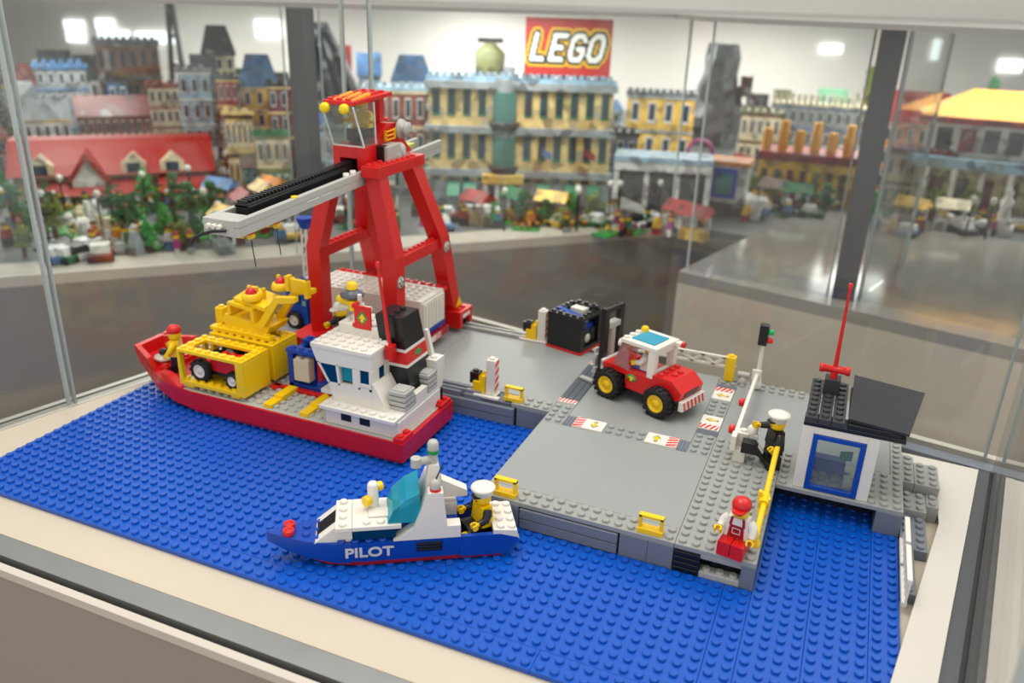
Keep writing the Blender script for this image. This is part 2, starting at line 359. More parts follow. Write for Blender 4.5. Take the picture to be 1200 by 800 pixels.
# ================================================================ BLUE BASEPLATES
def baseplate(x0, y0, x1, y1, label, open_y=None):
    b = B().box(0, 0, -.4, x1-x0, y1-y0, 0, .03)
    n, k = int(round(x1-x0)), int(round(y1-y0))
    for i in range(n):
        for jj in range(k):
            X, Y = x0+i+.5, y0+jj+.5
            if (-22 < X < 0 and Y > 0 and not (X > -6 and Y < .0)) or (X <= -22 and Y > 16) or (X > 8 and Y > 12): continue
            b.stud(i+.5, jj+.5, 0)
    single('baseplate', b, BASEBLUE, label, 'baseplate', (x0, y0, 0), 'blue studded baseplates forming the sea')
g = .02
baseplate(-65, -12, -34+-g, 16, 'large blue studded baseplate under the red cargo ship')
baseplate(-34, -12, -2-g, 16, 'blue studded baseplate under the pilot boat')
baseplate(-2, -12, -g, 0, 'narrow blue studded strip in front of the red overalls figure')
baseplate(0, -12, 4-g, 16, 'blue studded baseplate right of the yellow railing')
baseplate(4, -12, 8-g, 16, 'blue studded baseplate in front of the control booth')
baseplate(8, -12, 10, 12, 'slim blue studded baseplate beside the white ladders')
baseplate(-65, -14, -12-g, -12-g, 'long blue studded strip at the border board, seaward side')
baseplate(-12, -14, 9-g, -12-g, 'short blue studded strip at the border board below the quay corner')

# ================================================================ QUAY
DT = 2.4
def tile_marks(t, x0, y0, x1, y1, z, along_x, stripe_first, arrow_dir, wide=3):
    """white tile with a red hazard panel and a yellow arrow"""
    tl = part(t, 'marking_tile', B().box(x0+.02, y0+.02, z-.25, x1-.02, y1-.02, z+.16, .03), WHITE)
    def P(u_, v_): return (x0+(x1-x0)*u_, y0+(y1-y0)*v_) if along_x else (x0+(x1-x0)*v_, y0+(y1-y0)*u_)
    zz = z+.165
    b = B(); a0, a1 = ((.02, .32) if stripe_first else (.68, .98))
    for k in range(5):
        v0 = -.2+k*.24
        q4 = [(a0, v0), (a0, v0+.12), (a1, v0+.32), (a1, v0+.2)]
        q4 = [(u_, min(.97, max(.03, v_))) for u_, v_ in q4]
        if abs(q4[0][1]-q4[1][1])+abs(q4[2][1]-q4[3][1]) < .02: continue
        b.prism([P(*p) for p in q4], 'z', zz-.02, zz+.012)
    part(t, 'hazard_stripes', b, TRED, label='red hazard stripes').parent = tl
    tl.children[0].location = (0, 0, 0)
    c0 = .67 if stripe_first else .33
    cx, cy = P(c0, .5); ar = [(-.12, -.5), (.12, -.5), (.12, .05), (.32, .05), (0, .5), (-.32, .05), (-.12, .05)]
    ca, sa = math.cos(arrow_dir*D2R), math.sin(arrow_dir*D2R)
    for nm, k_, m_, h_ in (('arrow_outline', 1.25, BLACK, .006), ('arrow', 1.0, YEL, .012)):
        bb = B().prism([(cx+(x*ca-y*sa)*k_, cy+(x*sa+y*ca)*k_) for x, y in ar], 'z', zz-.02, zz+h_)
        o = part(t, nm, bb, m_); o.parent = tl; o.location = (0, 0, 0)
def grille(t, x0, y0, x1, y1, z, m=SLATE):
    b = B().box(x0+.02, y0+.02, z-.2, x1-.02, y1-.02, z+.06)
    for k in range(3):
        if x1-x0 < y1-y0: b.box(x0+.1+k*.3, y0+.1, z+.06, x0+.24+k*.3, y1-.1, z+.16)
        else: b.box(x0+.1, y0+.1+k*.3, z+.06, x1-.1, y0+.24+k*.3, z+.16)
    part(t, 'grille_tile', b, m)
def deck_plate(t, name, x0, y0, x1, y1, studs=(), m=DECK, z=DT):
    b = B().box(x0+.015, y0+.015, z-.4, x1-.015, y1-.015, z, .03)
    for (a, c, nx, ny) in studs: b.studs(a, c, nx, ny, z)
    return part(t, name, b, m)
# front landing stage
t = thing('quay_block', 'grey quay block with smooth deck plate, arrow markings and slatted front', 'quay', (-14, 8, 0))
deck_plate(t, 'deck_plate', -22, 2, -6, 14)
deck_plate(t, 'studded_edge', -22, 0, -6, 2, [(-22, 0, 1, 2), (-19, 0, 10, 2), (-7, 0, 1, 2)], GREY)
deck_plate(t, 'studded_strip', -22, 14, -6, 16, [(-22, 14, 2, 2), (-16, 14, 4, 2), (-8, 14, 2, 2)], DECK)
grille(t, -20, 14, -19, 16, DT); grille(t, -9, 14, -8, 16, DT)
tile_marks(t, -19, 14, -16, 16, DT, True, True, 180); tile_marks(t, -12, 14, -9, 16, DT, True, False, 0)
part(t, 'wall_brick', B().box(-22, 0, 0, -18.6, 1, DT-.4), SLATE)
part(t, 'wall_brick', B().box(-10.2, 0, 0, -8.0, 1, DT-.4), SLATE); part(t, 'wall_brick', B().box(-7.98, 0, 0, -6.02, 1, DT-.4), SLATE)
part(t, 'recess', B().box(-18.6, .35, 0, -10.2, 1, DT-.4), BLACK)
part(t, 'slat', B().box(-18.5, -.06, .05, -10.35, .34, .92, .05), SLATE); part(t, 'slat', B().box(-18.5, -.1, 1.0, -10.35, .34, 1.9, .05), SLATE)
part(t, 'side_wall', B().box(-21.9, 1, 0, -21.2, 16, DT-.4), DGREY); part(t, 'side_ledge', B().box(-22.15, 1.2, DT-.75, -21.5, 11.5, DT-.42), DGREY)
# right arm with the open niche
t = thing('studded_jetty', 'studded grey jetty with black grille brick and open niche', 'quay', (-3, 9, 0))
part(t, 'studded_plate', B().brick(-6, 0, DT-.4, 6, 18, .4), GREY)
b = B().box(-6, 0, 0, -4, 1, DT-.4)
for k in range(4): b.box(-5.95, -.1, .15+k*.46, -4.05, .1, .48+k*.46)
part(t, 'grille_brick', b, BLACK)
part(t, 'niche_floor', B().brick(-4, 0, 0, 3, 1, .5), PALE); part(t, 'niche_back', B().box(-4, 1, 0, -1, 1.6, DT-.4), BLACK)
part(t, 'niche_lintel', B().box(-4, 0, DT-.75, -1, 1, DT-.4), GREY)
part(t, 'corner_brick', B().box(-1, 0, 0, 0, 1, DT-.4), SLATE); part(t, 'side_wall', B().box(-.9, 1, 0, -.03, 12, DT-.4), SLATE)
# yard plate under the forklift
t = thing('yard_block', 'grey yard block under the forklift with ramp strip and arrow tiles', 'quay', (-14, 24, 0))
deck_plate(t, 'deck_plate', -20, 16, -8, 32)
deck_plate(t, 'studded_strip', -22, 16, -20, 32, [(-22, 16, 2, 2), (-22, 30, 2, 2)])
deck_plate(t, 'studded_strip', -8, 16, -6, 32, [(-8, 16, 2, 2), (-8, 22, 2, 4), (-8, 30, 2, 2)])
part(t, 'yard_wall', B().box(-21.8, 16.2, 0, -6.2, 31.8, DT-.4), DGREY)
grille(t, -8, 18, -6, 19, DT); grille(t, -8, 29, -6, 30, DT)
tile_marks(t, -8, 19, -6, 22, DT, False, True, 90); tile_marks(t, -8, 26, -6, 29, DT, False, False, 90)
part(t, 'ramp_tile', B().box(-21.95, 19.2, DT-.2, -20.05, 28.6, DT+.1), DGREY)
for yy in (18.4, 28.6):
    tl = part(t, 'warning_tile', B().box(-21.95, yy, DT-.2, -20.05, yy+.8, DT+.14), WHITE)
    b = B()
    for k in range(5): b.prism([(-21.9+k*.37, yy+.03), (-21.74+k*.37, yy+.03), (-21.58+k*.37, yy+.77), (-21.74+k*.37, yy+.77)], 'z', DT+.12, DT+.152)
    o = part(t, 'hazard_stripes', b, TRED); o.parent = tl; o.location = (0, 0, 0)
for k in range(2): part(t, 'ramp_groove', B().box(-21.4+k*.7, 19.4, DT+.08, -21.28+k*.7, 28.4, DT+.13), mat('ramp_dark', (70, 72, 74), .5))
# crane yard
t = thing('crane_yard', 'long grey yard block carrying the crane rails beside the ship', 'quay', (-40, 24, 0))
deck_plate(t, 'deck_plate', -38, 18, -22, 32); deck_plate(t, 'deck_plate', -54, 18, -38, 32); deck_plate(t, 'deck_plate', -60, 18, -54, 32)
deck_plate(t, 'studded_edge', -26, 16, -22, 18, [(-25, 16, 3, 2)], GREY)
deck_plate(t, 'rail_bed', -60, 16, -26, 18, (), DGREY, DT-.1); deck_plate(t, 'rail_bed', -60, 32, -29.3, 34.2, (), DGREY, DT-.1)
for y0 in (16.25, 17.0, 32.3, 33.2):
    part(t, 'rail', B().box(-60, y0, DT-.1, -29.5, y0+.28, DT+.35, .04), PALE if y0 > 30 else SLATE, label='narrow crane rail')
part(t, 'yard_wall', B().box(-59.9, 16.1, 0, -22.1, 34, DT-.5), DGREY)
part(t, 'wall_brick', B().box(-25.4, 15.98, 0, -22, 16.1, DT-.4), SLATE)
part(t, 'recess', B().box(-37, 15.99, 0, -25.4, 16.1, DT-.4), BLACK)
part(t, 'slat', B().box(-36.5, 15.65, .05, -25.6, 16.1, .95, .05), SLATE); part(t, 'slat', B().box(-36.5, 15.6, 1.02, -25.6, 16.1, 1.95, .05), SLATE)
part(t, 'cover_plate', B().box(-34, 15.9, DT-.45, -31.6, 16.6, DT+.12), SLATE); part(t, 'cover_plate', B().box(-31.2, 15.9, DT-.45, -29.3, 16.4, DT+.02), SLATE)
part(t, 'white_tile', B().box(-30.2, 15.95, DT-.1, -27.4, 16.5, DT+.16), WHITE)
# booth yard
t = thing('booth_yard', 'grey yard block with smooth plate and studded edge around the booth', 'quay', (2, 22, 0))
deck_plate(t, 'deck_plate', -6, 18, 9, 30)
deck_plate(t, 'studded_edge', -6, 30, 10, 32, [(-6, 30, 16, 2)], GREY)
deck_plate(t, 'studded_edge', 9, 18, 10, 30, [(9, 18, 1, 12)], GREY)
deck_plate(t, 'studded_plate', 0, 12, 10, 18, [(0, 12, 1, 6), (7, 12, 3, 6), (2, 13, 4, 4)], GREY)
part(t, 'recess_wall', B().box(-.02, 14.4, 0, 8, 15.4, DT-.4), mat('navy_wall', (30, 36, 52), .3))
part(t, 'side_wall', B().box(-5.9, 18.1, 0, 9.9, 31.9, DT-.4), DGREY)
part(t, 'corner_block', B().box(8, 12, 0, 10, 16, DT-.4), SLATE)
# stepped landing by the white board
t = thing('landing_steps', 'stepped grey studded plates beside the white ledge', 'steps', (12, 17, -.4))
def step(x0, y0, nx, ny, z, k=()): part(t, 'step_plate', B().brick(x0, y0, -.4, nx, ny, z+.4, k), SLATE if z < 1 else GREY)
step(10.05, 18.2, 1, 5, 1.9); step(11.05, 18.2, 2, 4, 1.9)
step(10.05, 15, 2, 3, 1.1); step(12.05, 16.2, 1, 2, 1.1)
part(t, 'step_plate', B().brick(10.05, 10, -.4, 2, 5, .9), SLATE)
part(t, 'step_plate', B().brick(10.05, 4, -.4, 1, 6, .9), SLATE)
def ladder(y0, y1, label):
    t2 = thing('white_ladder', label, 'ladder', (10.3, y0, 0), group=None)
    for zz in (.2, 2.2): part(t2, 'rail', B().box(10.02, y0, zz, 10.4, y1, zz+.4), WHITE)
    n = int((y1-y0)/.8)
    for k in range(n+1): part(t2, 'rung', B().box(10.2, y0+k*(y1-y0-.25)/n, .6, 10.35, y0+k*(y1-y0-.25)/n+.25, 2.2, .02), WHITE)
ladder(7.6, 11.2, 'white ladder rail below the booth corner block'); ladder(2.6, 7.2, 'white ladder rail farther from the booth, at the ledge')
# ================================================================ SHARED TOY PARTS
def handle(x, y, label):
    t = thing('mooring_frame', label, 'mooring frame', (x, y, DT), group=None)
    part(t, 'base', B().box(.02, .1, 0, 1.98, .9, .4), YEL, False)
    b = B(); b.box(.05, .25, .4, .3, .75, 1.5); b.box(1.7, .25, .4, 1.95, .75, 1.5); b.box(.05, .25, 1.28, 1.95, .75, 1.52)
    part(t, 'grip', b, YEL, False)
handle(-21, .1, 'yellow mooring frame on the quay edge near the pilot boat'); handle(-9, .1, 'yellow mooring frame on the quay edge near the black grille')
handle(-27, 16.2, 'yellow mooring frame beside the striped buffer post')
def wheel(t, x, y, z, side, r=1.5, wdt=1.5, hub=YEL, tread=16, name='wheel', hr=.58):
    """wheel standing with its axle along the thing's y; side=+1 shows its hub to +y"""
    ty = B().lathe([(r*.62, -wdt/2), (r*.9, -wdt/2), (r, -wdt*.34), (r, wdt*.34), (r*.9, wdt/2), (r*.62, wdt/2), (r*.6, wdt*.2), (r*.6, -wdt*.2), (r*.62, -wdt/2)], (x, y, z), 22, 'y', cap=False)
    for k in range(tread):
        a = 2*math.pi*k/tread
        for s_ in (-1, 1):
            a2 = a+(.5*2*math.pi/tread if s_ > 0 else 0); cx, cz = x+math.cos(a2)*r, z+math.sin(a2)*r
            tx, tz = -math.sin(a2), math.cos(a2); h = r*.11
            q = lambda yy, k_: [(cx+tx*h*u_+math.cos(a2)*v_, yy, cz+tz*h*u_+math.sin(a2)*v_) for u_, v_ in ((-1, -.05*r), (1, -.05*r), (1, .08*r), (-1, .08*r))]
            ty.hexa(q(y+(s_*wdt*.46 if s_ > 0 else -wdt*.46), 0), q(y+s_*wdt*.02, 0))
    o = part(t, name, ty, RUBBER, False)
    h = B().lathe([(.05, -wdt*.3), (r*.6, -wdt*.3), (r*.62, wdt*.3), (r*.62, wdt*.47), (r*.5, wdt*.47), (r*.46, wdt*.3), (r*.3, wdt*.3), (r*.26, wdt*.44), (.02, wdt*.44)], (0, 0, 0), 18, 'y')
    h.v = [(x+a, y+b*side, z+c) for a, b, c in h.v]
    if side < 0: h.f = [f[::-1] for f in h.f]
    hb = part(t, 'hub', h, hub, False); hb.parent = o
    return o
SKIN = YEL
def figure(loc, rz, label, torso=RED, legs=BLACK, hat='cap', hatm=RED, arms=None, hands=YEL, arm_l=(.35, -.9), arm_r=(.35, -.9), sit=False, print_m=None, name='toy_figure', group=None):
    """small jointed toy figure, front towards its own -y"""
    t = thing(name, label, 'toy figure', loc, rz, group); arms = arms or torso
    hz = 1.55
    if not sit:
        for s_ in (-1, 1):
            x0, x1 = (.03, .96) if s_ > 0 else (-.96, -.03)
            b = B().prism([(-.72, 0), (.42, 0), (.42, 1.2), (.2, 1.5), (-.3, 1.5), (-.46, 1.25), (-.46, .45), (-.72, .35)], 'x', x0, x1)
            part(t, 'leg', b, legs, False)
    else:
        hz = .55
        for s_ in (-1, 1):
            x0, x1 = (.03, .96) if s_ > 0 else (-.96, -.03)
            part(t, 'leg', B().prism([(.45, 0), (.45, .8), (.2, .95), (-1.1, .95), (-1.5, .95), (-1.5, -.2), (-1.1, -.2), (-1.1, .05)], 'x', x0, x1), legs, False)
    part(t, 'hips', B().box(-.96, -.42, hz-.1, .96, .42, hz+.42), legs, False)
    z0, z1 = hz+.42, hz+2.05
    tb = B().hexa([(-.98, -.5, z0), (.98, -.5, z0), (.98, .5, z0), (-.98, .5, z0)], [(-.74, -.44, z1), (.74, -.44, z1), (.74, .44, z1), (-.74, .44, z1)])
    to = part(t, 'torso', tb, torso, False)
    if print_m:
        pb = B().hexa([(-.62, -.52, z0+.02), (.62, -.52, z0+.02), (.62, -.4, z0+.02), (-.62, -.4, z0+.02)], [(-.52, -.475, z0+1.05), (.52, -.475, z0+1.05), (.52, -.36, z0+1.05), (-.52, -.36, z0+1.05)])
        for s_ in (-1, 1): pb.hexa([(s_*.5-.1, -.48, z0+1.0), (s_*.5+.1, -.48, z0+1.0), (s_*.5+.1, -.36, z0+1.0), (s_*.5-.1, -.36, z0+1.0)], [(s_*.42-.1, -.455, z1), (s_*.42+.1, -.455, z1), (s_*.42+.1, -.34, z1), (s_*.42-.1, -.34, z1)])
        o = part(t, 'overalls', pb, print_m, False); o.parent = to
        pk = B()
        for a in (-.3, .26): pk.box(a, -.535, z0+.35, a+.045, -.5, z0+.8, .005)
        for a in (.35, .78): pk.box(-.3, -.535, z0+a, .305, -.5, z0+a+.045, .005)
        o = part(t, 'bib_pocket', pk, WHITE, False); o.parent = to
    for s_, (fw, dn) in ((-1, arm_l), (1, arm_r)):
        sh = Vector((s_*.78, 0, z1-.3)); el = sh+Vector((s_*.36, -.12-fw*.25, -.55 if dn < 0 else .1)); ha = el+Vector((s_*.03, -fw, dn*.6))
        ao = part(t, 'arm', B().path([sh, sh+(el-sh)*.35+Vector((s_*.1, 0, 0)), el, el+(ha-el)*.75], [.36, .37, .33, .26]), arms, False)
        d = (ha-el).normalized(); c = ha+d*.2
        hb = B().tube(el+(ha-el)*.7, ha, .17, .17, 10)
        up = Vector((0, 0, 1)); rgt = d.cross(up); rgt = rgt.normalized() if rgt.length > .01 else Vector((1, 0, 0))
        # open grip hand: a C of plastic
        R_, N = .3, 9; rings = []
        ax = rgt.cross(d).normalized()
        for k in range(N):
            a = (40+k*280/(N-1))*D2R
            rr = [(R_*.62, -.22), (R_, -.22), (R_, .22), (R_*.62, .22)]
            rings.append([tuple(c+(d*math.cos(a)+rgt*math.sin(a))*q+ax*h) for q, h in rr])
        hb.loft(rings, True, False)
        o = part(t, 'hand', hb, hands, False); o.parent = ao
    part(t, 'head', B().lathe([(.3, z1), (.3, z1+.08), (.52, z1+.1), (.62, z1+.22), (.64, z1+.4), (.64, z1+.75), (.6, z1+.95), (.45, z1+1.04), (.3, z1+1.06), (.3, z1+1.24), (.02, z1+1.24)], n=18), SKIN, False)
    hd = t.children[-1]
    fb = B()
    for s_ in (-1, 1): fb.tube((s_*.2, -.58, z1+.68), (s_*.2, -.655, z1+.68), .06, .06, 8)
    o = part(t, 'face_print', fb.path([(-.22, -.6, z1+.42), (-.1, -.635, z1+.36), (.1, -.635, z1+.36), (.22, -.6, z1+.42)], .035, 6), BLACK, False); o.parent = hd
    zb = z1+.78
    if hat == 'cap':
        part(t, 'cap', B().lathe([(.68, zb), (.72, zb+.15), (.7, zb+.4), (.52, zb+.66), (.25, zb+.78), (.02, zb+.8)], n=20), hatm, False)
        c = t.children[-1]
        o = part(t, 'visor', B().loft([[(-.62, -.3, zb+.02), (-.4, -.95, zb-.1), (0, -1.12, zb-.12), (.4, -.95, zb-.1), (.62, -.3, zb+.02)], [(-.62, -.3, zb+.14), (-.4, -.93, zb+.02), (0, -1.1, zb), (.4, -.93, zb+.02), (.62, -.3, zb+.14)]]), hatm, False); o.parent = c
    elif hat == 'peak':
        part(t, 'peaked_cap', B().lathe([(.66, zb), (.7, zb+.02), (.7, zb+.3), (.92, zb+.46), (.98, zb+.6), (.9, zb+.72), (.5, zb+.8), (.02, zb+.82)], n=22), hatm, False)
        c = t.children[-1]
        o = part(t, 'peak', B().loft([[(-.55, -.4, zb), (-.3, -.9, zb-.08), (.3, -.9, zb-.08), (.55, -.4, zb)], [(-.55, -.4, zb+.1), (-.3, -.9, zb+.02), (.3, -.9, zb+.02), (.55, -.4, zb+.1)]]), BLACK, False); o.parent = c
    elif hat == 'helmet':
        part(t, 'hard_hat', B().lathe([(.95, zb-.02), (.97, zb+.1), (.74, zb+.16), (.7, zb+.42), (.45, zb+.68), (.02, zb+.74)], n=20), hatm, False)
    return t
# quay figures
figure((-1.75, 1.35, DT+.22), -10, 'toy figure in red overalls and red cap seated at the quay corner', WHITE, RED, 'cap', RED, WHITE, print_m=DRED, arm_l=(.6, -.2), arm_r=(.4, -.9), sit=True)
figure((-.75, 15.0, DT), -62, 'toy captain in black uniform and white peaked cap by the barrier', BLACK, BLACK, 'peak', WHITE, arm_l=(.9, .0), arm_r=(.4, -.7))
# ================================================================ YELLOW RAIL, BARRIER, LIGHTS, FENCE, BUFFERS
t = thing('safety_rail', 'long yellow safety rail along the studded quay arm', 'railing', (-.5, 7, DT))
b = B().path([(-.45, 2.3, DT+.5), (-.45, 2.3, DT+1.05), (-.45, 2.8, DT+1.15), (-.45, 6, DT+1.2), (-.45, 12.5, DT+2.2), (-.42, 14.0, DT+2.6)], .24, 10)
part(t, 'bar', b, YEL)
part(t, 'foot', B().lathe([(.38, DT), (.38, DT+.4), (.3, DT+.45), (.3, DT+.6)], (-.45, 2.3, 0), 14), YEL)
b = B().box(-.9, 6.55, DT+.75, -.05, 7.05, DT+1.6); b.box(-1.0, 6.6, DT+1.3, -.7, 7.0, DT+2.1); b.tube((-.5, 6.2, DT+1.25), (-.5, 7.5, DT+1.35), .42, .42, 14)
part(t, 'clamp', b, YEL); part(t, 'stand', B().lathe([(.4, DT), (.4, DT+.4), (.25, DT+.5), (.25, DT+1.0)], (-.5, 6.8, 0), 14), YEL)
# barrier
t = thing('barrier_gate', 'white barrier gate with long raised arm and black control desk', 'barrier', (-3.2, 15, DT))
part(t, 'foot_brick', B().box(-4, 14.2, DT, -3, 15.2, DT+1.15), WHITE)
part(t, 'post_brick', B().brick(-4, 15.2, DT, 1, 1, 2.4).box(-3, 15.25, DT+1.2, -2.2, 16.2, DT+2.4), WHITE)
part(t, 'round_cap', B().lathe([(.48, DT+2.4), (.48, DT+2.9), (.34, DT+3.05), (.3, DT+3.1), (.02, DT+3.1)], (-2.75, 15.7, 0), 18), WHITE)
part(t, 'control_desk', B().prism([(-3.4, DT+1.2), (-2.0, DT+1.2), (-1.3, DT+.75), (-1.3, DT+1.05), (-2.3, DT+2.2), (-3.4, DT+2.2)], 'y', 13.9, 14.9), BLACK)
part(t, 'desk_label', B().hexa([(-2.02, 14.1, DT+1.93), (-1.55, 14.1, DT+1.39), (-1.55, 14.7, DT+1.39), (-2.02, 14.7, DT+1.93)], [(-2.0, 14.1, DT+1.95), (-1.53, 14.1, DT+1.41), (-1.53, 14.7, DT+1.41), (-2.0, 14.7, DT+1.95)]), WHITE)
ar = B().box(-4.3, 14.3, DT+1.6, -3.95, 31, DT+2.3); ar.box(-4.35, 13.9, DT+1.2, -3.9, 15.0, DT+2.6)
part(t, 'arm', ar, WHITE)
for yy in (16.6, 22.6): part(t, 'red_lamp', B().lathe([(.3, -.5), (.42, -.45), (.42, 0), (.3, .02)], (-4.4, yy, DT+1.9), 14, 'x'), TRED)
part(t, 'arm_rest', B().box(-4.6, 29.2, DT+1.5, -3.7, 29.5, DT+2.7), WHITE)
# traffic light
t = thing('traffic_light', 'small toy traffic light with green and red lamps on a white pole', 'traffic light', (-4.1, 30.6, DT))
part(t, 'foot', B().lathe([(.48, DT+.2), (.48, DT+.8), (.4, DT+.85), (.4, DT+1.4), (.3, DT+1.5)], (-4.1, 30.6, 0), 16), WHITE)
part(t, 'pole', B().tube((-4.1, 30.6, DT+1.4), (-4.1, 30.6, DT+5.2), .26, .2), WHITE)
part(t, 'signal_box', B().box(-4.6, 30.1, DT+5.1, -3.7, 31.0, DT+7.3), BLACK)
for zz, mm in ((6.6, TGREEN), (5.7, TRED)): part(t, 'lamp', B().lathe([(.2, 0), (.3, .05), (.3, .4), (.18, .55), (.02, .56)], (-3.7, 30.4, DT+zz), 14, 'x'), mm)
# white lattice fence along the back edge
def lattice(label, loc, L_, rz, z0, z1, posts):
    t = thing('lattice_fence', label, 'fence', loc, rz)
    part(t, 'top_rail', B().box(0, -.16, z1-.3, L_, .16, z1), WHITE, False); part(t, 'bottom_rail', B().box(0, -.16, z0, L_, .16, z0+.28), WHITE, False)
    n = max(2, int(L_/1.1)); st = L_/n
    for k in range(n):
        a, c = (z0+.2, z1-.2) if k % 2 else (z1-.2, z0+.2)
        part(t, 'brace', B().bar((k*st, 0, a), ((k+1)*st, 0, c), .32, .3), WHITE, False)
    for x in posts: part(t, 'post', B().box(x-.5, -.5, .1, x+.5, .5, z1+.1).stud(x, 0, z1+.1), YEL, False, label='yellow brick post')
    return t
lattice('white lattice fence with yellow posts behind the forklift', (-19.4, 31.5, DT), 12.8, 0, 1.4, 2.7, (.8, 12.3))
lattice('white lattice fence with yellow post behind the yellow containers', (-59.2, 18.6, DT), 9.4, 90, 1.6, 3.2, (.6,))
b = B().lathe([(.45, 0), (.45, .5), (.3, .55), (.3, .75)], (0, 0, 0), 14); b.lathe([(.3, -.6), (.3, .6)], (0, 0, .9), 10, 'x')
single('white_tap', b, PALE, 'small pale grey tap standing beside the yellow fence post', 'tap', (-5.6, 31.2, DT+.2))
def buffer(x, y, label, rz=0):
    t = thing('buffer_stop', label, 'buffer stop', (x, y, DT), rz)
    part(t, 'post', B().brick(0, 0, .15, 1, 1, 3.7), WHITE, False)
    b = B()
    for k in range(4): b.prism([(.1, .5+k*.85), (.95, .85+k*.85), (.95, 1.3+k*.85), (.1, .95+k*.85)], 'x', 1.0, 1.02)
    part(t, 'stripes', b, TRED, False, label='red slanted stripes')
    part(t, 'plate', B().box(-2.2, -.3, 0, 1.2, 1.1, .16), WHITE, False)
    part(t, 'black_brick', B().brick(-1.9, .2, .9, 1, 1, 1.2), BLACK, False)
    part(t, 'yellow_jaw', B().prism([(-1.4, .16), (-.1, .16), (-.1, 2.0), (-.5, 2.0), (-.6, 1.3), (-1.4, 1.3)], 'y', -.1, .35), YEL, False)
    part(t, 'yellow_jaw', B().prism([(-1.0, 1.2), (-.1, 1.9), (-.1, 2.5), (-.4, 2.4), (-1.0, 1.7)], 'y', .3, .7), YEL, False)
buffer(-29.1, 16.6, 'striped white buffer stop with yellow jaw beside the yellow handle'); buffer(-29.6, 32.3, 'white buffer stop with yellow jaw left of the black container')

# ================================================================ CONTROL BOOTH
t = thing('control_booth', 'white control booth with blue framed window, black roof and red aerial', 'booth', (4.3, 15, DT))
yf, x0, x1 = 12.35, 1.3, 7.2
b = B().box(x0, yf, DT, x0+.9, yf+.9, 8.2); b.box(x1-.9, yf, DT, x1, yf+.9, 8.2); b.box(x0+.9, yf, 7.58, x1-.9, yf+.9, 8.2)
part(t, 'front_wall', b, WHITE)
part(t, 'side_wall', B().box(x0, yf+.9, DT, x0+.5, 18.5, 8.2), WHITE); part(t, 'side_wall', B().box(x1-.5, yf+.9, DT, x1, 14.5, 8.2), WHITE)
fr = B(); fx0, fx1 = x0+.92, x1-.92
fr.frame(fx0, DT+.05, fx1, 7.55, .4, yf-.08, yf+.5)
wf = part(t, 'window_frame', fr, BLUE); o = part(t, 'window_pane', B().box(fx0+.38, yf+.2, DT+.5, fx1-.38, yf+.28, 7.15), CLEAR); o.parent = wf
part(t, 'desk', B().box(2.4, 15.6, DT+.05, 5.2, 16.6, DT+1.4), BLUE); part(t, 'screen', B().prism([(4.6, DT+1.6), (5.6, DT+1.8), (5.6, DT+2.7), (4.6, DT+2.5)], 'y', 15.4, 15.5), mat('screen_green', (60, 150, 110), .3))
part(t, 'seat', B().brick(5.2, 13.6, DT+.05, 1, 1, .8), WHITE)
part(t, 'roof_edge', B().box(x0, yf-.02, 8.2, 9.0, 14.2, 8.55), BLACK)
rb = B()
for k in range(3):
    rb.box(x0+.03+k*1.04, yf, 8.55, x0+.99+k*1.04, 20.6, 9.0)
    rb.studs(x0+k*1.04, yf+.1, 1, 8, 9.0, () if k != 1 else ((0, 5), (0, 6), (0, 7)))
part(t, 'studded_roof', rb, mat('charcoal_plastic', (52, 54, 58), .35))
part(t, 'roof_slab', B().hexa([(4.6, 12.9, 9.0), (9.1, 12.2, 9.0), (10.4, 20.2, 9.4), (4.7, 20.9, 9.6)], [(4.6, 12.9, 9.25), (9.1, 12.2, 9.2), (10.4, 20.2, 9.6), (4.7, 20.9, 9.85)]), SMOKE)
part(t, 'slab_underside', B().box(4.6, 12.4, 8.56, 8.6, 20.2, 8.95), BLACK)
part(t, 'aerial_foot', B().box(2.3, 17.5, 9.0, 3.6, 18.8, 10.4), mat('charcoal_plastic', (52, 54, 58), .35))
a = B().lathe([(.33, -1.25), (.4, -1.2), (.4, -.9), (.33, -.85), (.33, .85), (.4, .9), (.4, 1.2), (.33, 1.25)], (2.95, 18.0, 11.2), 14, 'x'); a.tube((2.95, 18, 10.3), (2.95, 18, 11.2), .3, .3)
part(t, 'aerial_bracket', a, RED)
part(t, 'aerial', B().tube((2.95, 18, 11.2), (2.9, 18.0, 18.6), .2, .1).lathe([(.16, 18.4), (.17, 18.9), (.02, 18.95)], (2.9, 18, 0), 10), RED)
